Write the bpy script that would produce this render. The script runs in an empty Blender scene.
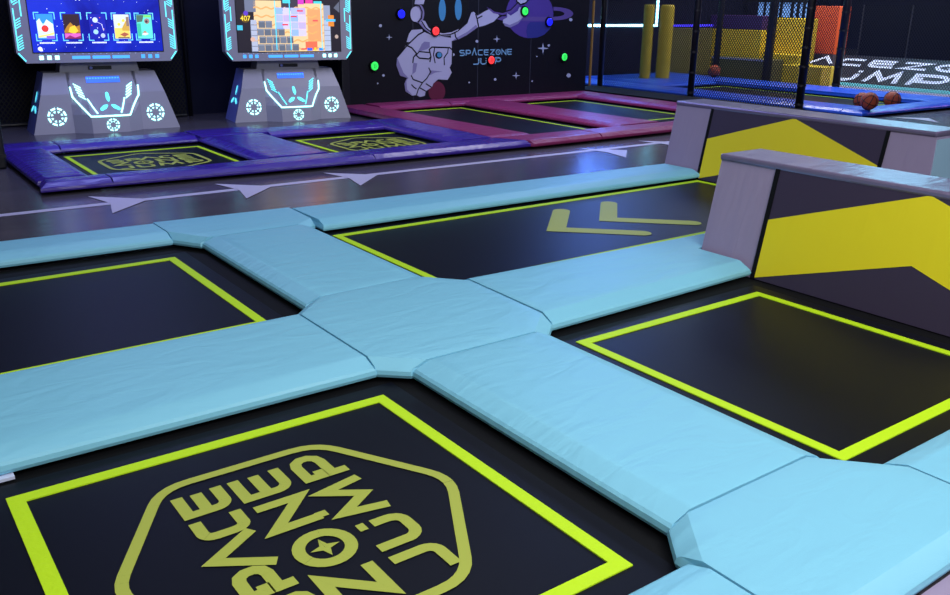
import bpy, bmesh, math, random
from mathutils import Vector, Matrix
random.seed(7)
C = bpy.context.scene.collection
PI = math.pi
ORIG = {}

# ------------------------------------------------------------------ materials
def nt(name):
    m = bpy.data.materials.new(name); m.use_nodes = True
    return m, m.node_tree, m.node_tree.nodes['Principled BSDF']
def rgb(h):
    v = [int(h[i:i+2], 16)/255 for i in (0, 2, 4)]
    return tuple((c/12.92 if c <= .04045 else ((c+.055)/1.055)**2.4) for c in v)+(1,)
MATS = {}
def mat(name, col, rough=.5, spec=.5, bump=0, bscale=40, var=0, stretch=(1, 1, 1), metal=0, emit=0, coat=0):
    m, t, b = nt(name)
    c = rgb(col)
    b.inputs['Base Color'].default_value = c
    b.inputs['Roughness'].default_value = rough
    b.inputs['Specular IOR Level'].default_value = spec
    b.inputs['Metallic'].default_value = metal
    if coat: b.inputs['Coat Weight'].default_value = coat; b.inputs['Coat Roughness'].default_value = .15
    if emit:
        b.inputs['Emission Color'].default_value = c; b.inputs['Emission Strength'].default_value = emit
    if bump or var:
        tc = t.nodes.new('ShaderNodeTexCoord'); mp = t.nodes.new('ShaderNodeMapping')
        mp.inputs['Scale'].default_value = stretch
        t.links.new(tc.outputs['Object'], mp.inputs['Vector'])
        n = t.nodes.new('ShaderNodeTexNoise'); n.inputs['Scale'].default_value = bscale
        n.inputs['Detail'].default_value = 4
        t.links.new(mp.outputs[0], n.inputs['Vector'])
        if bump:
            bp = t.nodes.new('ShaderNodeBump'); bp.inputs['Strength'].default_value = bump
            bp.inputs['Distance'].default_value = .02
            t.links.new(n.outputs['Fac'], bp.inputs['Height']); t.links.new(bp.outputs[0], b.inputs['Normal'])
        if var:
            mx = t.nodes.new('ShaderNodeMixRGB'); mx.blend_type = 'MIX'
            mx.inputs['Color1'].default_value = tuple(x*(1-var) for x in c[:3])+(1,)
            mx.inputs['Color2'].default_value = tuple(min(1, x*(1+var)) for x in c[:3])+(1,)
            t.links.new(n.outputs['Fac'], mx.inputs['Fac']); t.links.new(mx.outputs[0], b.inputs['Base Color'])
    MATS[name] = m
    return m

def vinyl(name, col, rough=.42, strength=.25, spec=.5):
    """padded vinyl: broad soft wrinkles plus a fine cloth grain"""
    m, t, b = nt(name)
    b.inputs['Base Color'].default_value = rgb(col)
    b.inputs['Roughness'].default_value = rough
    b.inputs['Specular IOR Level'].default_value = spec
    tc = t.nodes.new('ShaderNodeTexCoord')
    mp = t.nodes.new('ShaderNodeMapping'); mp.inputs['Scale'].default_value = (1.3, 3.2, 1); mp.inputs['Rotation'].default_value = (0, 0, .5)
    t.links.new(tc.outputs['Object'], mp.inputs['Vector'])
    n1 = t.nodes.new('ShaderNodeTexNoise'); n1.inputs['Scale'].default_value = 2.2; n1.inputs['Detail'].default_value = 2.5; n1.inputs['Distortion'].default_value = 1.2
    t.links.new(mp.outputs[0], n1.inputs['Vector'])
    n2 = t.nodes.new('ShaderNodeTexNoise'); n2.inputs['Scale'].default_value = 260; n2.inputs['Detail'].default_value = 2
    t.links.new(tc.outputs['Object'], n2.inputs['Vector'])
    b1 = t.nodes.new('ShaderNodeBump'); b1.inputs['Strength'].default_value = strength; b1.inputs['Distance'].default_value = .06
    t.links.new(n1.outputs['Fac'], b1.inputs['Height'])
    b2 = t.nodes.new('ShaderNodeBump'); b2.inputs['Strength'].default_value = .12; b2.inputs['Distance'].default_value = .003
    t.links.new(n2.outputs['Fac'], b2.inputs['Height']); t.links.new(b1.outputs[0], b2.inputs['Normal'])
    t.links.new(b2.outputs[0], b.inputs['Normal'])
    MATS[name] = m
    return m

def net_mat(name, col, cell, line, axes):
    """knotted diamond net: cord where two families of diagonal lines run, open between"""
    m, t, b = nt(name)
    b.inputs['Base Color'].default_value = rgb(col); b.inputs['Roughness'].default_value = .8
    tc = t.nodes.new('ShaderNodeTexCoord'); sp = t.nodes.new('ShaderNodeSeparateXYZ')
    t.links.new(tc.outputs['Object'], sp.inputs[0])
    def mth(op, a, c):
        n = t.nodes.new('ShaderNodeMath'); n.operation = op
        for i, v in enumerate((a, c)):
            if isinstance(v, (int, float)): n.inputs[i].default_value = v
            elif v is not None: t.links.new(v, n.inputs[i])
        return n.outputs[0]
    u = mth('DIVIDE', sp.outputs[axes[0]], cell); v = mth('DIVIDE', sp.outputs[axes[1]], cell*1.35)
    p = mth('FRACT', mth('ADD', mth('ADD', u, v), 500.), None); q = mth('FRACT', mth('ADD', mth('SUBTRACT', u, v), 500.), None)
    k = mth('MAXIMUM', mth('LESS_THAN', p, line), mth('LESS_THAN', q, line))
    tr = t.nodes.new('ShaderNodeBsdfTransparent'); mx = t.nodes.new('ShaderNodeMixShader')
    t.links.new(k, mx.inputs[0]); t.links.new(tr.outputs[0], mx.inputs[1]); t.links.new(b.outputs[0], mx.inputs[2])
    t.links.new(mx.outputs[0], t.nodes['Material Output'].inputs['Surface'])
    MATS[name] = m
    return m

def screen_mat(name, c1, c2, strength, scale):
    m, t, b = nt(name)
    b.inputs['Base Color'].default_value = (0, 0, 0, 1); b.inputs['Roughness'].default_value = .25
    tc = t.nodes.new('ShaderNodeTexCoord')
    n = t.nodes.new('ShaderNodeTexNoise'); n.inputs['Scale'].default_value = scale; n.inputs['Detail'].default_value = 5; n.inputs['Distortion'].default_value = .6
    t.links.new(tc.outputs['Object'], n.inputs['Vector'])
    r = t.nodes.new('ShaderNodeValToRGB')
    r.color_ramp.elements[0].position = .36; r.color_ramp.elements[0].color = rgb(c1)
    r.color_ramp.elements[1].position = .62; r.color_ramp.elements[1].color = rgb(c2)
    t.links.new(n.outputs['Fac'], r.inputs[0]); t.links.new(r.outputs[0], b.inputs['Emission Color'])
    b.inputs['Emission Strength'].default_value = strength
    MATS[name] = m
    return m

def floor_mat(name, c1, c2):
    m, t, b = nt(name)
    tc = t.nodes.new('ShaderNodeTexCoord')
    br = t.nodes.new('ShaderNodeTexBrick'); br.inputs['Scale'].default_value = 1.0
    br.inputs['Brick Width'].default_value = 1.9; br.inputs['Row Height'].default_value = .19; br.inputs['Mortar Size'].default_value = .002
    br.inputs['Color1'].default_value = rgb(c1); br.inputs['Color2'].default_value = rgb(c2); br.inputs['Mortar'].default_value = rgb('2c2a33')
    t.links.new(tc.outputs['Object'], br.inputs['Vector'])
    t.links.new(br.outputs['Color'], b.inputs['Base Color'])
    n = t.nodes.new('ShaderNodeTexNoise'); n.inputs['Scale'].default_value = 1.5; n.inputs['Detail'].default_value = 6
    mp = t.nodes.new('ShaderNodeMapping'); mp.inputs['Scale'].default_value = (1, 12, 1)
    t.links.new(tc.outputs['Object'], mp.inputs['Vector']); t.links.new(mp.outputs[0], n.inputs['Vector'])
    mr = t.nodes.new('ShaderNodeMapRange'); mr.inputs['To Min'].default_value = .14; mr.inputs['To Max'].default_value = .32
    t.links.new(n.outputs['Fac'], mr.inputs[0]); t.links.new(mr.outputs[0], b.inputs['Roughness'])
    MATS[name] = m
    return m

# ------------------------------------------------------------------ scene graph helpers
def tag(o, label, cat, group=None):
    o['label'] = label; o['category'] = cat
    if group: o['group'] = group
    return o
def thing(name, label, cat, loc, rz=0, group=None):
    o = bpy.data.objects.new(name, None); C.objects.link(o)
    o.empty_display_size = .1
    o.location = loc; o.rotation_euler = (0, 0, rz)
    tag(o, label, cat, group)
    ORIG[o.name] = Vector(loc) if not rz else None
    return o
def obj(name, bm, m, parent=None, world=False, smooth=False, origin=None):
    """link a bmesh as one object; world=True: vertices are in world space and are moved to the parent's origin"""
    if parent is not None and world:
        r = parent
        off = Vector((0, 0, 0))
        while r is not None: off += r.location; r = r.parent
        bmesh.ops.translate(bm, verts=bm.verts, vec=-off)
    if parent is None and origin is not None:
        bmesh.ops.translate(bm, verts=bm.verts, vec=-Vector(origin))
    bmesh.ops.recalc_face_normals(bm, faces=bm.faces)
    me = bpy.data.meshes.new(name); bm.to_mesh(me); bm.free()
    if smooth:
        for p in me.polygons: p.use_smooth = True
    mm = MATS[m] if isinstance(m, str) else m
    me.materials.append(mm)
    o = bpy.data.objects.new(name, me); C.objects.link(o)
    if parent is not None: o.parent = parent
    elif origin is not None: o.location = origin
    return o
def NB(): return bmesh.new()
def box(bm, x0, x1, y0, y1, z0, z1, bev=0):
    r = bmesh.ops.create_cube(bm, size=1)
    vs = r['verts']
    bmesh.ops.scale(bm, vec=(x1-x0, y1-y0, z1-z0), verts=vs)
    bmesh.ops.translate(bm, vec=((x0+x1)/2, (y0+y1)/2, (z0+z1)/2), verts=vs)
    if bev:
        es = list({e for v in vs for e in v.link_edges})
        bmesh.ops.bevel(bm, geom=es, offset=bev, segments=2, affect='EDGES', profile=.5)
    return bm
def prism(bm, pts, f, d):
    """extrude a 2-D outline: f(u, v, k) gives the 3-D point, k = 0 back, d front"""
    a = [bm.verts.new(f(u, v, 0)) for u, v in pts]
    if d == 0:
        bm.faces.new(a); return bm
    b = [bm.verts.new(f(u, v, d)) for u, v in pts]
    n = len(pts)
    bm.faces.new(a[::-1]); bm.faces.new(b)
    for i in range(n): bm.faces.new((a[i], a[(i+1) % n], b[(i+1) % n], b[i]))
    return bm
def cyl(bm, p0, p1, r0, r1=None, n=20):
    p0, p1 = Vector(p0), Vector(p1); r1 = r0 if r1 is None else r1
    ax = (p1-p0).normalized(); u = ax.orthogonal().normalized(); w = ax.cross(u)
    A = [bm.verts.new(p0+r0*(math.cos(2*PI*i/n)*u+math.sin(2*PI*i/n)*w)) for i in range(n)]
    B = [bm.verts.new(p1+r1*(math.cos(2*PI*i/n)*u+math.sin(2*PI*i/n)*w)) for i in range(n)]
    bm.faces.new(A[::-1]); bm.faces.new(B)
    for i in range(n): bm.faces.new((A[i], A[(i+1) % n], B[(i+1) % n], B[i]))
    return bm

# 2-D ribbon along a polyline -> list of quads
def ribbon(pts, w, closed=False):
    P = []
    for p in pts:
        if not P or (Vector(p)-P[-1]).length > 1e-5: P.append(Vector(p))
    n = len(P); L = []; R = []
    for i in range(n):
        a = P[(i-1) % n] if (closed or i > 0) else None
        c = P[(i+1) % n] if (closed or i < n-1) else None
        d1 = (P[i]-a).normalized() if a is not None else None
        d2 = (c-P[i]).normalized() if c is not None else None
        if d1 is None: d1 = d2
        if d2 is None: d2 = d1
        n1 = Vector((-d1.y, d1.x)); n2 = Vector((-d2.y, d2.x))
        m = n1+n2
        if m.length < 1e-4: m = n1.copy()
        m.normalize(); k = max(.35, m.dot(n1))
        L.append(P[i]+m*(w/2/k)); R.append(P[i]-m*(w/2/k))
    q = []
    for i in range(n if closed else n-1):
        j = (i+1) % n
        q.append([tuple(L[i]), tuple(R[i]), tuple(R[j]), tuple(L[j])])
    return q
def flat_polys(bm, polys, f):
    o = Vector(f(0, 0)); nrm = (Vector(f(1, 0))-o).cross(Vector(f(0, 1))-o).normalized()
    for i, p in enumerate(polys):
        lift = nrm*(9e-5*(i % 9))                    # strokes of one print never share a plane
        vs = [bm.verts.new(Vector(f(u, v))+lift) for u, v in p]
        try: bm.faces.new(vs)
        except ValueError: pass
    return bm
def dense(pts, step=.035):
    out = [pts[0]]
    for a, b in zip(pts, pts[1:]):
        n = max(1, int(math.hypot(b[0]-a[0], b[1]-a[1])/step+.5))
        out += [(a[0]+(b[0]-a[0])*k/n, a[1]+(b[1]-a[1])*k/n) for k in range(1, n+1)]
    return out

# stroke letters in a unit cell
def arcp(cx, cy, r, a0, a1, n=5): return [(cx+r*math.cos(math.radians(a0+(a1-a0)*i/n)), cy+r*math.sin(math.radians(a0+(a1-a0)*i/n))) for i in range(n+1)]
GLYPH = {
 'E': [[(1, 1), (0, 1), (0, .28)]+arcp(.28, .28, .28, 180, 270)+[(1, 0)], [(0, .52), (.95, .52)]],
 'C': [[(1, 1)]+arcp(.28, .72, .28, 90, 180)+arcp(.28, .28, .28, 180, 270)+[(1, 0)]],
 'S': [[(1, 1)]+arcp(.24, .76, .24, 90, 270)+arcp(.76, .26, .26, 90, -90)+[(0, 0)]],
 'P': [[(0, -.05), (0, .36), (.66, .36)]+arcp(.68, .68, .32, -90, 90)+[(0, 1), (0, .62), (.3, .62)]],
 'A': [[(0, -.05), (.5, 1.25), (1, -.05)]],
 'Z': [[(0, 1), (1, 1), (0, 0), (1, 0)]],
 'N': [[(0, -.05), (0, 1), (1, 0), (1, 1.05)]],
 'M': [[(0, -.05), (.14, 1), (.5, .2), (.86, 1), (1, -.05)]],
 'J': [[(1, 1.05), (1, .3)]+arcp(.7, .3, .3, 0, -90)+[(0, 0)]],
 'U': [[(0, 1.05), (0, .32)]+arcp(.32, .32, .32, 180, 270)+arcp(.68, .32, .32, 270, 360)+[(1, .7)], [(1, .85), (1, 1.05)]],
}
def letter(ch, a0, a1, b0, b1, w):
    """quads of one letter, its stroke centre lines inside the cell"""
    if ch == 'O':
        ca, cb, r = (a0+a1)/2, (b0+b1)/2, (a1-a0)/2-w/2
        rb = (b1-b0)/2-w/2
        q = ribbon([(ca+r*math.cos(2*PI*i/28), cb+rb*math.sin(2*PI*i/28)) for i in range(28)], w, True)
        s = min(r, rb)*.62
        pts = []
        for i in range(8):
            k = s if i % 2 == 0 else s*.36
            an = PI/4*i + PI/8*0
            pts.append((ca+k*math.cos(an), cb+k*math.sin(an)))
        q += [[(ca, cb), pts[i], pts[(i+1) % 8]] for i in range(8)]
        return q
    q = []
    h = w/2
    for st in GLYPH[ch]:
        q += ribbon([(a0+h+(a1-a0-w)*u, b0+h+(b1-b0-w)*v) for u, v in st], w)
    return q
def hexa_outline(w, big=1.0):
    """rounded six-sided badge outline around the park logo, points at top and bottom"""
    V = [(-.46, .27), (0, .53), (.46, .27), (.46, -.27), (0, -.53), (-.46, -.27)]
    pts = []
    for i in range(6):
        p = Vector(V[i]); a = Vector(V[i-1]); c = Vector(V[(i+1) % 6])
        r = .09
        s = p+(a-p).normalized()*r; e = p+(c-p).normalized()*r
        for k in range(6):
            t = k/5
            pts.append(tuple(((1-t)**2*s+2*t*(1-t)*p+t*t*e)*.965))
    return ribbon(pts, w, True)
def logo_polys(w=.036):
    q = hexa_outline(.034)
    for ch, a0, a1 in (('S', -.385, -.24), ('P', -.215, -.075), ('C', .095, .225), ('E', .235, .385)): q += letter(ch, a0, a1, .1, .255, w)
    q += letter('A', -.11, .105, .105, .25, w)
    for ch, a0, a1 in (('Z', -.385, -.22), ('N', .02, .19), ('E', .225, .385)): q += letter(ch, a0, a1, -.09, .08, w)
    q += letter('O', -.2, -.02, -.105, .075, w)
    q += [[(.03, -.10), (.06, -.10), (.06, -.065), (.03, -.065)]]
    for ch, a0, a1 in (('J', -.395, -.25), ('U', -.22, -.065), ('M', -.035, .19), ('P', .225, .39)): q += letter(ch, a0, a1, -.285, -.12, w)
    return q

# ------------------------------------------------------------------ soft pads
def inset(poly, dist):
    n = len(poly); P = [Vector(p) for p in poly]; out = []
    for i in range(n):
        a, b, c = P[i-1], P[i], P[(i+1) % n]
        d1 = (b-a).normalized(); d2 = (c-b).normalized()
        n1 = Vector((-d1.y, d1.x)); n2 = Vector((-d2.y, d2.x))     # inward for a CCW outline
        e1 = dist[(i-1) % n]; e2 = dist[i]
        p1 = a+n1*e1; p2 = b+n2*e2
        cr = d1.x*d2.y-d1.y*d2.x
        if abs(cr) < 1e-4: out.append(b+n2*e2); continue
        t = ((p2-p1).x*d2.y-(p2-p1).y*d2.x)/cr
        out.append(p1+d1*t)
    return out
def pad(name, poly, m, label, bevel=None, z0=.018, edge=.05, top=.086, group=None, under='black_cover', flat=()):
    """stuffed vinyl pad: upright rim, sloped margin (not on the butted ends listed in flat), soft top"""
    n = len(poly)
    cx = sum(p[0] for p in poly)/n; cy = sum(p[1] for p in poly)/n
    area = sum(poly[i][0]*poly[(i+1) % n][1]-poly[(i+1) % n][0]*poly[i][1] for i in range(n))
    if area < 0: raise ValueError(name)
    poly = [(x-cx, y-cy) for x, y in poly]
    bw = .085 if bevel is None else bevel
    bm = NB()
    full = [bw]*n
    for i in flat: full[i] = .004
    rings = [([0.]*n, z0), ([-.004]*n, z0+.012), ([0.]*n, edge-.004), ([min(.010, f) for f in full], edge+.005),
             ([f*.9 for f in full], top-.006), ([f+.012 for f in full], top-.003), ([f+.06 for f in full], top)]
    loops = []
    for d, z in rings: loops.append([bm.verts.new((p.x, p.y, z)) for p in inset(poly, d)])
    bm.faces.new(loops[0][::-1])
    for a, b in zip(loops, loops[1:]):
        for i in range(n): bm.faces.new((a[i], a[(i+1) % n], b[(i+1) % n], b[i]))
    bm.faces.new(loops[-1])
    o = obj(name, bm, m)
    o.location = (cx, cy, 0)
    for p in o.data.polygons: p.use_smooth = True
    o.data.set_sharp_from_angle(angle=math.radians(13))
    tag(o, label, 'pad', group)
    ub = NB(); ip = inset(poly, [.05]*n)
    prism(ub, [(p.x, p.y) for p in ip], lambda u, v, k: (u, v, .0045+k), z0-.0035)
    obj('underlay', ub, under, o)
    return o
def rect(x0, x1, y0, y1): return [(x0, y0), (x1, y0), (x1, y1), (x0, y1)]      # edges: 0 south, 1 east, 2 north, 3 west

# ------------------------------------------------------------------ palette
vinyl('turquoise_vinyl', '80c6df', .47, .16)
vinyl('purple_vinyl', '3f2a94', .24, .2)
vinyl('pink_vinyl', '85295c', .36, .3)
vinyl('blue_vinyl', '2358d8', .33, .3)
vinyl('mauve_vinyl', '9a8daa', .4, .12)
vinyl('navy_vinyl', '3a3147', .45, .06)
vinyl('yellow_vinyl', 'ecdd1c', .5, .05)
vinyl('yellow_foam', 'd6b62a', .5, .1)
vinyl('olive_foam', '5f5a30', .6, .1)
vinyl('pale_vinyl', '93b4c8', .45, .08)
vinyl('orange_foam', 'c9502e', .55, .1)
vinyl('violet_beam', '3a1a5e', .5, .1)
m = vinyl('pearl_vinyl', '897d9c', .28, .12)
m.node_tree.nodes['Principled BSDF'].inputs['Metallic'].default_value = .45
mat('mat_fabric', '0b0d18', .42, .17, bump=.05, bscale=500)
mat('black_cover', '07080c', .7, .2)
mat('neon_tape', 'bfe81f', .55, .2, bump=.15, bscale=45)
mat('olive_print', 'a9b34c', .55, .2)
floor_mat('floor_vinyl', '55505a', '4d4952')
mat('lilac_paint', 'c2bdd6', .4)
mat('cabinet_grey', '94939f', .42, .4)
mat('cabinet_dark', '6f78bc', .45, .4)
mat('bezel_black', '08080c', .3)
mat('cyan_light', '62e6ee', .4, emit=1.25)
mat('white_cyan_light', 'a8fbf4', .4, emit=2.6)
mat('blue_light', '4aa8ff', .4, emit=.95)
mat('deep_blue_light', '2f6bff', .4, emit=.8)
mat('led_tube', '8ce6ff', .4, emit=12.0)
mat('violet_tube', '4a3cff', .4, emit=.9)
mat('wall_paint', '090d28', .7, .2, bump=.05, bscale=60)
mat('banner_cloth', '0b0c16', .42, .35, bump=.3, bscale=3, stretch=(1, 1, .35))
mat('seam_grey', '2a2c3a', .5)
mat('dark_metal', '10111a', .4, .5)
mat('post_padding', '0d0e18', .45, .4, bump=.2, bscale=25)
mat('gold_lit_rope', '8f6a30', .6)  # golden light on the rope, put into its base colour
for k, c in dict(suit='a3a3c4', shade='77729f', ink='0a0b14', blue='3f83b4', purple='463486', indigo='2b2f7c', violet='554487', red='5c1f38', visor='07080e', star='9fa6c4').items():
    mat('print_'+k, c, .5, .3)
mat('print_steel', '6f9cc0', .5, .3)
mat('print_white', 'cdd6f2', .5, .3)
mat('hit_red', 'ff3a3c', .4, emit=1.0); mat('hit_green', '35e85a', .4, emit=.85); mat('hit_blue', '1c22ff', .4, emit=.95)
mat('hit_red_dark', 'a80f16', .4, emit=.6); mat('hit_green_dark', '0c7a28', .4, emit=.5); mat('hit_blue_dark', '0a0ea8', .4, emit=.6)
mat('ball_rubber', 'a8482a', .55, .35, bump=.3, bscale=250)
mat('ball_seam', '1a0e0a', .6)
mat('ramp_vinyl', '20222f', .5, .3)
mat('cyan_trim', '7fe8ee', .5, .3, emit=.3)
mat('window_glow', '6f9ce0', .4, emit=.7)
mat('tarp', '060918', .8, .1, bump=.2, bscale=2)
net_mat('net_cord', '070914', .046, .34, ('Y', 'Z'))
net_mat('net_cord_far', '0a0d1c', .05, .28, ('Y', 'Z'))
net_mat('net_cord_back', '06070c', .05, .3, ('X', 'Z'))
screen_mat('nebula_screen', '0a12a8', '1a36f0', .95, 1.3)
mat('game_dark', '241f28', .3, emit=.7)
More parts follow.
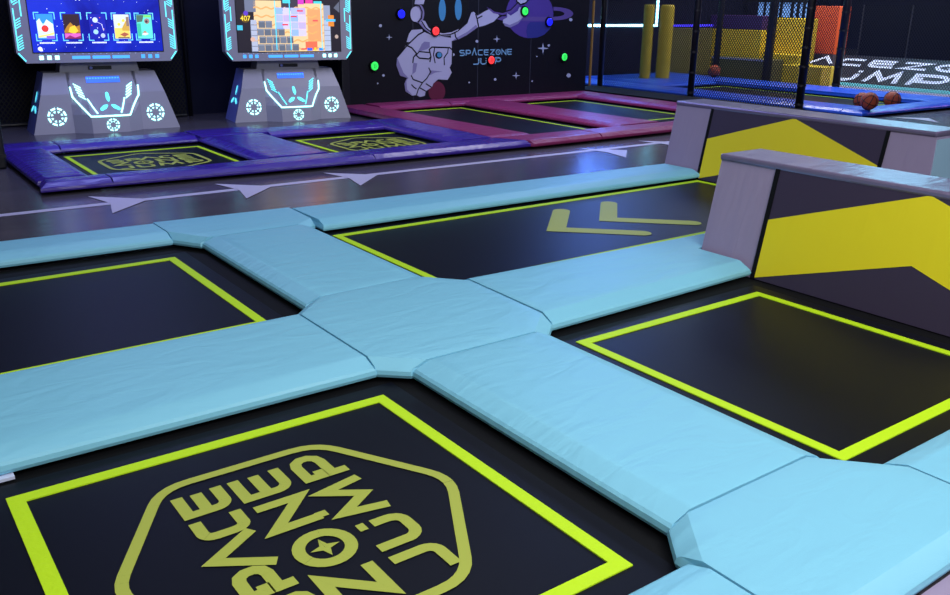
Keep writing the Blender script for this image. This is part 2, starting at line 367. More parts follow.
MURAL = [
    ('fill','planet','print_purple',1,[(9.681,1.301),(9.673,1.218),(9.64,1.139),(9.585,1.069),(9.509,1.01),(9.418,0.966),(9.315,0.939),(9.208,0.931),(9.1,0.941),(8.998,0.969),(8.906,1.013),(8.83,1.071),(8.772,1.14),(8.735,1.216),(8.721,1.296),(8.73,1.375),(8.762,1.451),(8.814,1.519),(8.886,1.576),(8.972,1.62),(9.071,1.648),(9.175,1.659),(9.282,1.652),(9.385,1.628),(9.479,1.586),(9.56,1.53),(9.622,1.461),(9.663,1.384)]),
    ('fill','planet','print_indigo',2,[(9.16,0.931),(9.132,1.036),(9.152,1.131),(9.209,1.174),(9.688,1.175),(9.632,1.078),(9.504,0.981),(9.362,0.938)]),
    ('fill','planet_ring','print_violet',3,[(9.675,1.403),(9.74,1.402),(9.803,1.399),(9.864,1.393),(9.921,1.386),(9.972,1.376),(10.016,1.364),(10.052,1.35),(10.078,1.336),(10.095,1.32),(10.102,1.304),(10.097,1.288),(10.083,1.272),(10.058,1.257),(10.024,1.243),(9.981,1.23),(9.931,1.22),(9.876,1.211),(9.815,1.205),(9.751,1.201),(9.686,1.199),(9.683,1.254),(9.72,1.255),(9.755,1.257),(9.789,1.26),(9.82,1.264),(9.847,1.269),(9.871,1.274),(9.89,1.281),(9.903,1.288),(9.912,1.295),(9.914,1.303),(9.911,1.31),(9.902,1.317),(9.887,1.324),(9.867,1.33),(9.843,1.336),(9.815,1.341),(9.784,1.344),(9.75,1.347),(9.714,1.348),(9.678,1.349)]),
    ('fill','planet_ring','print_violet',3,[(8.544,1.216),(8.655,1.258),(9.684,1.249),(9.687,1.192),(9.161,1.188),(8.657,1.194)]),
    ('fill','red_planet','print_red',1,[(7.602,0.179),(7.598,0.146),(7.587,0.115),(7.569,0.088),(7.545,0.065),(7.516,0.049),(7.484,0.04),(7.45,0.038),(7.417,0.043),(7.385,0.055),(7.356,0.074),(7.333,0.099),(7.315,0.127),(7.304,0.159),(7.3,0.192),(7.304,0.224),(7.315,0.254),(7.333,0.281),(7.357,0.303),(7.385,0.319),(7.417,0.329),(7.45,0.332),(7.484,0.327),(7.515,0.315),(7.544,0.296),(7.568,0.272),(7.586,0.243),(7.598,0.212)]),
    ('fill','suit','print_suit',3,[(7.02,0.613),(7.661,0.585),(7.57,0.478),(7.504,0.383),(7.384,0.302),(7.36,0.25),(7.25,0.199),(7.235,0.134),(7.152,0.118),(7.088,0.15),(7.015,0.144),(6.9,0.213),(6.882,0.321),(6.931,0.403),(6.998,0.436)]),
    ('fill','suit_shade','print_shade',4,[(7.02,0.613),(7.106,0.599),(7.076,0.481),(7.004,0.436)]),
    ('fill','suit_shade','print_shade',4,[(7.31,0.498),(7.549,0.471),(7.414,0.459),(7.325,0.425)]),
    ('fill','suit_shade','print_shade',4,[(6.975,0.425),(6.916,0.356),(6.929,0.236),(7.015,0.153),(6.9,0.213),(6.882,0.321),(6.931,0.403)]),
    ('line','suit_outline','print_ink',5,[(6.998,0.436),(7.032,0.375),(7.192,0.322),(7.266,0.379),(7.34,0.473),(7.301,0.534)],0.012),
    ('line','suit_outline','print_ink',5,[(7.192,0.322),(7.118,0.228),(7.088,0.15)],0.012),
    ('line','suit_outline','print_ink',5,[(7.251,0.307),(7.354,0.25)],0.012),
    ('line','suit_outline','print_ink',5,[(7.147,0.251),(7.25,0.199)],0.012),
    ('line','suit_outline','print_ink',5,[(7.002,0.305),(7.045,0.262),(7.089,0.237)],0.012),
    ('fill','backpack','print_suit',2,[(6.927,0.899),(6.972,1.013),(7.017,1.064),(7.196,1.073),(7.214,0.997),(7.087,0.897)]),
    ('fill','suit','print_suit',3,[(6.98,0.898),(7.214,1.041),(7.359,0.989),(7.563,0.965),(7.71,0.949),(7.715,0.784),(7.64,0.59),(7.717,0.451),(7.641,0.346),(7.029,0.398),(6.995,0.606)]),
    ('fill','suit_shade','print_shade',4,[(7.086,0.751),(7.141,0.838),(7.231,0.902),(7.323,0.894),(7.322,0.82),(7.267,0.792),(7.14,0.764)]),
    ('fill','suit','print_suit',4,[(7.223,1.026),(7.07,0.969),(6.917,0.855),(6.766,0.691),(6.75,0.583),(6.814,0.434),(6.957,0.393),(7.02,0.457),(7.03,0.575),(7.086,0.721),(7.177,0.852)]),
    ('fill','suit_shade','print_shade',5,[(6.766,0.691),(6.75,0.583),(6.814,0.434),(6.957,0.393),(6.868,0.477),(6.817,0.581)]),
    ('line','suit_outline','print_ink',6,[(7.223,1.041),(7.124,0.998),(6.935,0.855),(6.766,0.691)],0.014),
    ('line','suit_outline','print_ink',6,[(6.917,0.855),(7.015,0.818),(7.095,0.736),(7.04,0.685),(7.027,0.605)],0.014),
    ('fill','suit','print_suit',6,[(7.086,0.714),(7.14,0.764),(7.322,0.746),(7.341,0.687),(7.304,0.658),(7.139,0.676)]),
    ('line','suit_outline','print_ink',7,[(7.086,0.714),(7.14,0.764),(7.322,0.746),(7.341,0.687),(7.304,0.658),(7.139,0.673),(7.086,0.714)],0.012),
    ('fill','belt_pack','print_suit',6,[(7.322,0.798),(7.359,0.82),(7.677,0.807),(7.724,0.777),(7.716,0.588),(7.678,0.528),(7.34,0.552),(7.313,0.598),(7.35,0.686)]),
    ('line','suit_outline','print_ink',7,[(7.322,0.613),(7.341,0.687),(7.313,0.791),(7.359,0.823),(7.676,0.81),(7.724,0.777),(7.72,0.588)],0.014),
    ('line','suit_outline','print_ink',7,[(7.405,0.812),(7.387,0.715),(7.415,0.595)],0.012),
    ('line','suit_outline','print_ink',7,[(7.648,0.808),(7.639,0.741),(7.573,0.667),(7.579,0.561)],0.012),
    ('fill','belt_dial','print_ink',7,[(7.543,0.705),(7.542,0.694),(7.537,0.683),(7.529,0.673),(7.519,0.665),(7.507,0.66),(7.494,0.656),(7.48,0.655),(7.466,0.657),(7.452,0.661),(7.44,0.667),(7.43,0.675),(7.423,0.685),(7.418,0.696),(7.416,0.707),(7.418,0.719),(7.423,0.729),(7.43,0.739),(7.44,0.747),(7.452,0.752),(7.465,0.756),(7.48,0.757),(7.494,0.755),(7.507,0.751),(7.519,0.745),(7.529,0.737),(7.537,0.727),(7.542,0.716)]),
    ('fill','belt_dial','print_blue',8,[(7.53,0.71),(7.529,0.702),(7.526,0.694),(7.521,0.687),(7.515,0.682),(7.507,0.678),(7.498,0.675),(7.489,0.675),(7.48,0.676),(7.471,0.678),(7.463,0.683),(7.457,0.689),(7.452,0.696),(7.449,0.703),(7.448,0.711),(7.449,0.719),(7.452,0.727),(7.457,0.733),(7.463,0.739),(7.471,0.743),(7.48,0.746),(7.489,0.746),(7.498,0.745),(7.507,0.742),(7.515,0.738),(7.521,0.732),(7.526,0.725),(7.529,0.718)]),
    ('fill','suit','print_suit',3,[(7.694,0.987),(7.827,1.038),(7.998,1.157),(8.063,1.306),(8.111,1.319),(8.181,1.262),(8.307,1.323),(8.425,1.369),(8.526,1.325),(8.589,1.264),(8.49,1.18),(8.331,1.127),(8.184,1.097),(7.981,0.984),(7.828,0.926),(7.714,0.904)]),
    ('fill','suit_shade','print_shade',4,[(7.714,0.904),(7.827,0.963),(8.0,1.037),(8.154,1.134),(8.184,1.097),(7.981,0.984),(7.828,0.926)]),
    ('line','suit_outline','print_ink',5,[(7.766,1.023),(7.78,0.964),(7.828,0.911)],0.014),
    ('line','suit_outline','print_ink',5,[(8.141,1.292),(8.172,1.217),(8.203,1.097)],0.014),
    ('line','suit_outline','print_ink',5,[(8.162,1.217),(8.269,1.263)],0.012),
    ('fill','suit_shade','print_violet',3,[(8.342,1.389),(8.475,1.341),(8.653,1.317),(8.809,1.36),(8.942,1.463),(8.985,1.531),(9.035,1.532),(8.967,1.413),(8.834,1.31),(8.654,1.275),(8.476,1.299)]),
    ('line','suit_outline','print_ink',4,[(8.375,1.398),(8.497,1.333),(8.653,1.312),(8.809,1.352),(8.953,1.463)],0.012),
    ('fill','suit','print_suit',4,[(8.668,1.208),(8.745,1.242),(8.743,1.301),(8.812,1.267),(8.947,1.336),(8.979,1.396),(9.108,1.346),(9.054,1.243),(8.965,1.148),(8.807,1.092),(8.704,1.115),(8.664,1.165)]),
    ('fill','suit_shade','print_shade',5,[(8.664,1.165),(8.794,1.131),(8.952,1.183),(9.054,1.243),(8.965,1.148),(8.807,1.092),(8.704,1.115)]),
    ('fill','suit','print_suit',4,[(8.939,1.53),(8.918,1.48),(9.0,1.43),(9.103,1.457),(9.146,1.534)]),
    ('line','suit_outline','print_ink',6,[(8.939,1.53),(8.918,1.48),(9.0,1.43),(9.103,1.457),(9.193,1.534)],0.014),
    ('fill','visor','print_visor',5,[(7.199,1.557),(7.225,1.33),(7.242,1.171),(7.341,1.055),(7.563,1.007),(7.713,1.038),(7.864,1.112),(7.996,1.291),(8.011,1.572)]),
    ('fill','helmet','print_suit',6,[(7.143,1.15),(7.17,1.2),(7.242,1.186),(7.305,1.092),(7.415,1.033),(7.563,1.013),(7.713,1.031),(7.836,1.075),(7.808,1.038),(7.675,0.979),(7.526,0.969),(7.341,1.008),(7.232,1.07)]),
    ('fill','helmet_shade','print_shade',7,[(7.143,1.15),(7.188,1.164),(7.269,1.077),(7.341,1.008),(7.232,1.07)]),
    ('line','suit_outline','print_ink',8,[(7.179,1.186),(7.25,1.092),(7.36,1.023),(7.526,0.988),(7.675,0.994),(7.808,1.042)],0.012),
    ('fill','ear_cup','print_shade',7,[(7.228,1.287),(7.225,1.258),(7.218,1.23),(7.207,1.206),(7.192,1.185),(7.174,1.17),(7.155,1.16),(7.134,1.157),(7.113,1.16),(7.094,1.17),(7.076,1.185),(7.062,1.205),(7.051,1.23),(7.044,1.257),(7.042,1.286),(7.045,1.314),(7.052,1.341),(7.063,1.365),(7.078,1.386),(7.096,1.401),(7.115,1.411),(7.136,1.414),(7.156,1.411),(7.176,1.402),(7.193,1.387),(7.208,1.367),(7.219,1.343),(7.226,1.315)]),
    ('fill','ear_cup','print_suit',8,[(7.162,1.279),(7.159,1.256),(7.153,1.234),(7.142,1.215),(7.129,1.198),(7.112,1.186),(7.094,1.178),(7.075,1.176),(7.056,1.178),(7.038,1.186),(7.022,1.198),(7.009,1.214),(6.999,1.234),(6.993,1.255),(6.991,1.278),(6.994,1.301),(7.0,1.323),(7.01,1.342),(7.024,1.358),(7.04,1.371),(7.058,1.378),(7.077,1.381),(7.096,1.379),(7.114,1.371),(7.13,1.359),(7.143,1.343),(7.153,1.324),(7.16,1.302)]),
    ('fill','antenna','print_suit',6,[(7.065,1.414),(7.093,1.555),(7.27,1.558),(7.216,1.415)]),
    ('line','suit_outline','print_ink',9,[(7.065,1.399),(7.144,1.393),(7.189,1.315),(7.179,1.229),(7.116,1.164)],0.014),
    ('fill','eye','print_blue',7,[(7.602,1.34),(7.601,1.306),(7.596,1.273),(7.589,1.244),(7.579,1.22),(7.567,1.202),(7.554,1.19),(7.54,1.186),(7.526,1.19),(7.513,1.201),(7.501,1.22),(7.491,1.244),(7.483,1.273),(7.478,1.305),(7.477,1.339),(7.478,1.373),(7.483,1.405),(7.49,1.434),(7.5,1.458),(7.512,1.476),(7.525,1.487),(7.539,1.491),(7.553,1.488),(7.566,1.477),(7.578,1.459),(7.588,1.435),(7.596,1.406),(7.601,1.374)]),
    ('fill','eye','print_blue',7,[(7.886,1.357),(7.885,1.322),(7.881,1.29),(7.873,1.26),(7.864,1.235),(7.852,1.217),(7.839,1.205),(7.825,1.201),(7.811,1.205),(7.798,1.217),(7.786,1.235),(7.776,1.26),(7.768,1.289),(7.763,1.322),(7.761,1.356),(7.762,1.39),(7.767,1.423),(7.774,1.452),(7.783,1.476),(7.795,1.494),(7.808,1.506),(7.822,1.51),(7.836,1.506),(7.849,1.495),(7.861,1.477),(7.871,1.453),(7.879,1.424),(7.884,1.391)]),
    ('fill','star','print_star',1,[(6.695,0.965),(6.649,0.959),(6.639,0.92),(6.632,0.959),(6.585,0.966),(6.632,0.973),(6.641,1.011),(6.649,0.973)]),
    ('fill','star','print_star',1,[(8.633,0.923),(8.569,0.914),(8.559,0.865),(8.546,0.914),(8.481,0.924),(8.545,0.932),(8.555,0.981),(8.569,0.932)]),
    ('fill','star','print_star',1,[(9.612,0.77),(9.51,0.758),(9.495,0.683),(9.472,0.759),(9.37,0.774),(9.471,0.786),(9.486,0.861),(9.508,0.786)]),
    ('fill','star','print_star',1,[(9.041,0.364),(8.969,0.357),(8.958,0.303),(8.942,0.358),(8.87,0.37),(8.942,0.378),(8.953,0.432),(8.968,0.377)]),
    ('fill','star','print_star',1,[(10.095,1.211),(10.085,1.192),(10.059,1.184),(10.032,1.192),(10.02,1.211),(10.029,1.23),(10.056,1.238),(10.083,1.23)]),
    ('fill','star','print_star',1,[(9.637,0.815),(9.63,0.801),(9.611,0.795),(9.592,0.801),(9.583,0.815),(9.59,0.829),(9.609,0.835),(9.628,0.829)]),
    ('fill','star','print_star',1,[(9.383,0.649),(9.379,0.642),(9.369,0.639),(9.358,0.642),(9.354,0.65),(9.358,0.657),(9.368,0.66),(9.378,0.657)]),
    ('fill','star','print_star',1,[(8.565,0.322),(8.557,0.307),(8.539,0.302),(8.52,0.309),(8.512,0.323),(8.519,0.337),(8.538,0.343),(8.556,0.336)]),
    ('fill','star','print_star',1,[(8.058,0.294),(8.053,0.286),(8.042,0.282),(8.031,0.287),(8.026,0.296),(8.031,0.304),(8.042,0.307),(8.053,0.303)]),
    ('fill','star','print_star',1,[(9.305,0.269),(9.3,0.26),(9.288,0.257),(9.275,0.261),(9.27,0.271),(9.275,0.28),(9.287,0.283),(9.299,0.279)]),
    ('fill','star','print_star',1,[(8.205,0.894),(8.198,0.879),(8.178,0.873),(8.159,0.88),(8.15,0.895),(8.158,0.91),(8.177,0.916),(8.197,0.91)]),
    ('fill','star','print_star',1,[(6.529,1.123),(6.521,1.107),(6.502,1.101),(6.484,1.107),(6.477,1.123),(6.485,1.138),(6.503,1.145),(6.522,1.138)]),
    ('fill','star','print_star',1,[(6.559,0.446),(6.552,0.433),(6.536,0.428),(6.521,0.434),(6.514,0.448),(6.521,0.461),(6.537,0.466),(6.553,0.46)]),
    ('fill','star','print_star',1,[(10.116,0.33),(10.104,0.306),(10.07,0.297),(10.035,0.308),(10.019,0.333),(10.032,0.358),(10.065,0.367),(10.1,0.356)]),
    ('fill','star','print_star',1,[(6.454,0.34),(6.45,0.332),(6.44,0.329),(6.431,0.333),(6.427,0.341),(6.431,0.349),(6.441,0.352),(6.45,0.348)]),
    ('fill','star','print_star',1,[(7.77,0.708),(7.763,0.693),(7.744,0.687),(7.725,0.694),(7.717,0.709),(7.725,0.724),(7.744,0.73),(7.763,0.723)]),
]# ------------------------------------------------------------------ the setting
def struct(name, bm, m, origin=None):
    o = obj(name, bm, m, origin=origin); o['kind'] = 'structure'; return o
FZ = -.015
struct('floor', box(NB(), -3, 22, -1.5, 15, FZ-.1, FZ), 'floor_vinyl')
struct('wall_back', box(NB(), -3, 6.0, 11.75, 11.9, FZ, 4.2), 'wall_paint')
struct('wall_side', box(NB(), 5.86, 5.98, 11.24, 11.9, FZ, 4.2), 'wall_paint')
struct('wall_mural', box(NB(), 5.86, 10.46, 11.13, 11.24, FZ, 4.2), 'wall_paint')
struct('wall_return', box(NB(), 10.36, 10.46, 11.24, 13.6, FZ, 4.2), 'wall_paint')
struct('wall_far', box(NB(), 10.36, 21.5, 13.6, 13.75, FZ, 4.2), 'wall_paint')
struct('wall_right', box(NB(), 21.0, 21.15, -1, 13.6, FZ, 4.2), 'wall_paint')

# walkway line and its swallow-tailed arrows, painted on the floor
b = NB(); f = lambda u, v: (u, v, FZ+.002)
flat_polys(b, ribbon([(-1.2, 6.75), (8.6, 6.70)], .085), f)
o = obj('walkway_line', b, 'lilac_paint'); tag(o, 'long straight lilac line painted along the grey walkway floor', 'floor line')
def arrow(x, y, label):
    b = NB()
    pts = [(0, .34), (.07, .03), (.07, -.03), (.0, -.34), (.36, 0)]
    vs = [b.verts.new((u, v, 0)) for u, v in pts]
    b.faces.new((vs[0], vs[1], vs[4])); b.faces.new((vs[1], vs[2], vs[4])); b.faces.new((vs[2], vs[3], vs[4]))
    o = obj('floor_arrow', b, 'lilac_paint'); o.location = (x, y, FZ+.004)
    tag(o, label, 'floor arrow', 'swallow-tailed arrows on the walkway')
arrow(1.53, 6.73, 'lilac swallow-tailed floor arrow nearest the left end of the walkway, below the first purple trampoline')
arrow(2.51, 6.70, 'lilac swallow-tailed floor arrow second from the left, in front of the middle purple pad')
arrow(3.49, 6.68, 'lilac swallow-tailed floor arrow third from the left, in front of the second purple trampoline')
arrow(6.42, 6.52, 'lilac swallow-tailed floor arrow in front of the pink pads, in blue light')
arrow(7.38, 6.60, 'lilac swallow-tailed floor arrow half hidden behind the far grey block')
arrow(12.25, 6.35, 'lilac floor arrow beyond the far grey block, before the basketballs')

# ------------------------------------------------------------------ trampolines
def trampoline(cx, cy, hx, hy, label, group=None, bx=None, tape=.047, logo=None, chevrons=None, th=None):
    """hx, hy: half size of the taped field; bx: how far the bed runs past it under the pads"""
    t = thing('trampoline', label, 'trampoline', (cx, cy, 0), 0, group)
    m = bx or (.25, .25, .25, .25)       # west, east, south, north
    obj('spring_cover', box(NB(), -hx-m[0], hx+m[1], -hy-m[2], hy+m[3], FZ, -.004), 'black_cover', t)
    obj('bed', box(NB(), -hx-.09, hx+min(.09, m[1]), -hy-.09, hy+.09, -.004, 0), 'mat_fabric', t)
    b = NB()
    o_ = [(-hx, -hy), (hx, -hy), (hx, hy), (-hx, hy)]; i_ = [(-hx+tape, -hy+tape), (hx-tape, -hy+tape), (hx-tape, hy-tape), (-hx+tape, hy-tape)]
    for k in range(4): prism(b, [o_[k], o_[(k+1) % 4], i_[(k+1) % 4], i_[k]], lambda u, v, z: (u, v, z), .004)
    obj('border_tape', b, 'neon_tape', t)
    if logo is not None:
        c, s = math.cos(logo), math.sin(logo)
        obj('printed_logo', flat_polys(NB(), logo_polys(), lambda a, bb: (a*c-bb*s, a*s+bb*c, .0025)), 'olive_print', t)
    for ch in chevrons or []:
        w = .125; q = ribbon(ch, w)
        for e in (ch[0], ch[-1]):
            q.append([(e[0]+w/2*math.cos(2*PI*i/14), e[1]+w/2*math.sin(2*PI*i/14)) for i in range(14)])
        obj('printed_chevron', flat_polys(NB(), q, lambda a, bb: (a-cx, bb-cy, .0025)), 'olive_print', t)
    return t
PX = 2.285
trampoline(.89, 2.01, .65, .655, 'black trampoline in the foreground with large olive logo inside a neon yellow square', logo=PI/2)
trampoline(3.175, 2.01, .645, .655, 'plain black trampoline with neon border directly in front of the near grey block')
trampoline(.86, 4.32, .65, .67, 'plain black trampoline with neon border at the left edge, behind the foreground one')
trampoline(4.265, 4.29, 1.76, .65, 'long black trampoline with two olive chevrons printed side by side', chevrons=[[(4.23, 4.68), (3.83, 4.28), (4.24, 3.89)], [(4.71, 4.68), (4.33, 4.30), (4.75, 3.90)]], bx=(.25, .03, .25, .25))
trampoline(2.42, 8.30, .65, .67, 'black trampoline with olive logo in the left purple pad frame, before the first game machine', logo=0, tape=.04)
trampoline(4.72, 8.16, .65, .66, 'black trampoline with olive logo in the right purple pad frame, before the second game machine', logo=0, tape=.04)
trampoline(6.86, 9.16, .62, 1.38, 'long black trampoline between pink pads under the astronaut', tape=.035, bx=(.15, .2, .2, .2))
trampoline(9.1, 9.3, .58, 1.2, 'long black trampoline between pink pads under the planet', tape=.035, bx=(.2, .2, .2, .2))
trampoline(13.28, 9.35, .74, 1.75, 'black trampoline in the blue pads behind the net', tape=.03, bx=(.1, .1, .42, .15))

# ------------------------------------------------------------------ turquoise pads
cx, cy = 2.033, 3.166
def octa(cx, cy, a=.46, c=.35): return [(cx-c, cy-a), (cx+c, cy-a), (cx+a, cy-c), (cx+a, cy+c), (cx+c, cy+a), (cx-c, cy+a), (cx-a, cy+c), (cx-a, cy-c)]
TQ = 'turquoise_vinyl'
pad('corner_pad', [(1.69, 2.705), (2.40, 2.705), (2.505, 2.80), (2.53, 3.54), (2.41, 3.675), (1.70, 3.65), (1.585, 3.54), (1.585, 2.80)], TQ, 'turquoise eight-sided pad at the crossing in the middle of the picture', top=.088, flat=(0, 2, 4, 6), bevel=.06)
pw = pad('floor_pad', rect(-.6, 1.584, 2.795, 3.56), TQ, 'turquoise pad running to the left edge above the foreground trampoline', flat=(1,))
pad('floor_pad', [(2.507, 2.80), (4.0, 2.85), (4.0, 3.225), (4.9, 3.225), (4.9, 3.50), (2.53, 3.56)], TQ, 'turquoise pad ending against the near grey block', flat=(1, 2, 3, 5), top=.092)
pad('floor_pad', [(1.70, 1.37), (2.405, 1.37), (2.405, 2.704), (1.70, 2.704)], TQ, 'turquoise pad between the foreground trampoline and the one before the near block', flat=(0, 2))
pad('floor_pad', [(1.695, 3.652), (2.41, 3.677), (2.41, 5.035), (1.695, 5.035)], TQ, 'turquoise pad dividing the two trampolines behind the crossing', flat=(0, 2))
obj('white_strap', box(NB(), .06, .285, 2.772, 2.81, .004, .014), 'print_white', pw, world=True)
# corner pieces at the two walkway edges
pad('corner_pad', [(cx-.46, 5.22), (cx-.35, 5.037), (cx+.35, 5.037), (cx+.43, 5.10), (cx+.45, 5.57), (cx-.46, 5.63)], TQ, 'turquoise corner pad at the far walkway edge, left of the long pad', flat=(1, 3, 5), bevel=.05)
pad('floor_pad', [(-.6, 5.27), (cx-.462, 5.21), (cx-.462, 5.63), (-.6, 5.72)], TQ, 'turquoise pad along the walkway at the left edge', flat=(1,))
pad('floor_pad', [(cx+.452, 5.02), (6.08, 4.965), (6.08, 5.445), (cx+.452, 5.565)], TQ, 'long turquoise pad along the walkway ending at the far grey block', flat=(1, 3))
pad('corner_pad', [(1.61, .84), (2.53, .84), (2.53, 1.22), (2.39, 1.368), (1.69, 1.368), (1.61, 1.27)], TQ, 'turquoise corner pad in the lower right, nearest the camera', top=.086, flat=(1, 3, 5), bevel=.06)
pad('floor_pad', rect(2.532, 5.0, .84, 1.23), TQ, 'turquoise pad at the right edge below the plain right trampoline', flat=(3,))
pad('floor_pad', rect(-.6, 1.608, .84, 1.235), TQ, 'turquoise pad at the bottom edge, in front of the foreground logo trampoline', flat=(1,))
b = NB(); box(b, -.6, 3.95, .35, .835, FZ, .012)
tag(obj('edge_mat', b, 'mauve_vinyl'), 'mauve vinyl mat along the front pads in the bottom right corner', 'mat')

# ------------------------------------------------------------------ padded obstacle blocks
def block(x0, ya, yb, peak, label, chev_z, end, D=.53):
    """tapered foam block: face leans from x0 at the floor to x0+.12 at .60; runs from ya (right) to yb (left)"""
    t = thing('foam_block', label, 'foam block', (x0, (ya+yb)/2, 0))
    H = .605; L = .12
    bx0, bx1 = x0, x0+D
    bm = NB()
    def ring(z):
        k = z/H
        return [bm.verts.new(p) for p in ((bx0+L*k, ya+.06*k, z), (bx1-L*.6*k, ya+.06*k, z), (bx1-L*.6*k, yb-.06*k*0, z), (bx0+L*k, yb, z))]
    r0, r1 = ring(0.0), ring(H)
    bm.faces.new(r0[::-1]); bm.faces.new(r1)
    for i in range(4): bm.faces.new((r0[i], r0[(i+1) % 4], r1[(i+1) % 4], r1[i]))
    obj('body', bm, 'mauve_vinyl', t, world=True)
    def face(y, z, off=0.): return (x0+L*z/H-off, y, z)
    pa, pb = ya+end, yb-end
    q = NB(); e0 = lambda u, v, k: (u, ya+.06*v/H-k, v)
    prism(q, [(bx0+.012, .003), (bx1-.012, .003), (bx1-L*.6-.01, H-.03), (bx0+L+.012, H-.03)], e0, .006)
    obj('end_panel', q, 'pale_vinyl', t, world=True)
    # dark front panel
    q = NB(); prism(q, [(pa, .002), (pb, .002), (pb, H-.004), (pa, H-.004)], lambda u, v, k: face(u, v, k), .006)
    pn = obj('front_panel', q, 'navy_vinyl', t, world=True)
    for yy in (pa, pb):
        q = NB(); s = -.03 if yy == pb else .03
        prism(q, [(yy-.014+s*.3, .002), (yy+.014+s*.3, .002), (yy+.014+s*.3, H-.006), (yy-.014+s*.3, H-.006)], lambda u, v, k: face(u, v, k), .009)
        obj('seam_strip', q, 'black_cover', t, world=True)
    # chevron print
    z_edge, z_peak, zi_edge, zi_peak = chev_z
    q = NB()
    for e in (pa+.01, pb-.01):
        vs = [q.verts.new(face(u, v, .0085)) for u, v in ((e, max(zi_edge, .006)), (peak, zi_peak), (peak, z_peak), (e, z_edge))]
        q.faces.new(vs)
    obj('printed_chevron', q, 'yellow_vinyl', t, world=True)
    # pearly cover on top with a small lip
    q = NB()
    box(q, bx0+L-.012, bx1-L*.6+.02, ya+.05, yb+.008, H-.012, H+.026, bev=.012)
    o = obj('top_cover', q, 'pearl_vinyl', t, world=True)
    return t
block(4.01, .80, 3.22, 2.0, 'grey padded block with yellow chevron nearest the camera at the right edge', (.325, .603, -.02, .27), .375)
block(6.08, 2.985, 5.385, 4.17, 'farther grey padded block with yellow chevron, behind the near one', (.345, .604, .0, .25), .395)

# ------------------------------------------------------------------ purple and pink pads
PU, PK, BL = 'purple_vinyl', 'pink_vinyl', 'blue_vinyl'
pad('floor_pad', [(1.24, 7.24), (1.76, 7.22), (1.76, 7.5), (1.28, 7.5)], PU, 'short purple pad at the left front corner of the purple frame', flat=(1,), bevel=.05)
pad('floor_pad', [(1.765, 7.22), (4.08, 7.11), (4.08, 7.5), (1.765, 7.5)], PU, 'long purple pad in front of the left logo trampoline on the walkway', flat=(1, 3), bevel=.05)
pad('floor_pad', [(4.085, 7.11), (5.935, 7.09), (5.70, 7.5), (4.085, 7.5)], PU, 'purple pad in front of the right logo trampoline, meeting the pink pads', flat=(1, 3), bevel=.05)
pad('floor_pad', rect(1.27, 1.67, 7.51, 9.1), PU, 'purple pad down the far left side of the left purple trampoline', flat=(0, 2), bevel=.06, top=.082)
pad('corner_pad', rect(1.27, 1.78, 9.11, 9.62), PU, 'square purple corner pad beside the black post, before the first game machine', flat=(1,))
pad('floor_pad', rect(1.79, 3.12, 9.13, 9.62), PU, 'purple pad between the left logo trampoline and the first game machine', flat=(1, 3), top=.08)
pad('corner_pad', rect(3.13, 3.86, 9.05, 9.62), PU, 'purple corner pad in front of the gap between the game machines', flat=(0, 1, 3), bevel=.05)
pad('floor_pad', rect(3.13, 3.86, 7.51, 9.04), PU, 'wide wrinkled purple pad between the two purple logo trampolines', flat=(0, 2), top=.085)
pad('floor_pad', rect(3.87, 5.27, 8.98, 9.5), PU, 'purple pad between the right logo trampoline and the second game machine', flat=(1, 3), top=.08)
pad('floor_pad', rect(5.28, 5.73, 7.51, 9.5), PU, 'purple pad alongside the pink pad, right of the right logo trampoline', flat=(0, 1))
pad('floor_pad', [(5.74, 7.52), (6.34, 7.52), (6.18, 11.05), (5.74, 11.05)], PK, 'long pink pad alongside the purple pads', flat=(3,))
pad('floor_pad', rect(6.2, 7.36, 10.62, 11.1), PK, 'pink pad against the mural wall below the astronaut', flat=(1, 3), bevel=.07)
pad('floor_pad', rect(7.37, 7.98, 10.62, 11.1), PK, 'short pink pad against the mural wall below the logo lettering', flat=(1, 3), bevel=.07)
pad('floor_pad', rect(7.99, 10.4, 10.62, 11.1), PK, 'pink pad against the mural wall below the white stars', flat=(3,), bevel=.07)
pad('floor_pad', [(7.62, 7.52), (8.42, 7.52), (8.25, 10.61), (7.6, 10.61)], PK, 'wide pink pad between the two long trampolines', flat=(0, 2))
pad('floor_pad', [(5.95, 7.06), (6.95, 7.08), (6.95, 7.51), (5.71, 7.51)], PK, 'pink pad on the walkway edge next to the purple pads', flat=(1, 3), bevel=.05)
pad('floor_pad', [(6.96, 7.08), (8.45, 7.12), (8.45, 7.51), (6.96, 7.51)], PK, 'pink pad on the walkway edge in front of the wide pink pad', flat=(1, 3), bevel=.05)
pad('floor_pad', [(8.46, 7.12), (10.4, 7.25), (10.4, 7.9), (8.46, 7.51)], PK, 'pink pad on the walkway edge half behind the far grey block', flat=(1, 3), bevel=.05)
pad('floor_pad', rect(9.82, 10.4, 7.92, 10.61), PK, 'pink pad next to the net cage', flat=(0, 2))
b = NB(); box(b, 10.75, 11.5, 7.6, 12.0, FZ, .05)
tag(obj('cage_kerb', b, 'black_cover'), 'black kerb at the foot of the net cage, right of the pink pads', 'kerb')

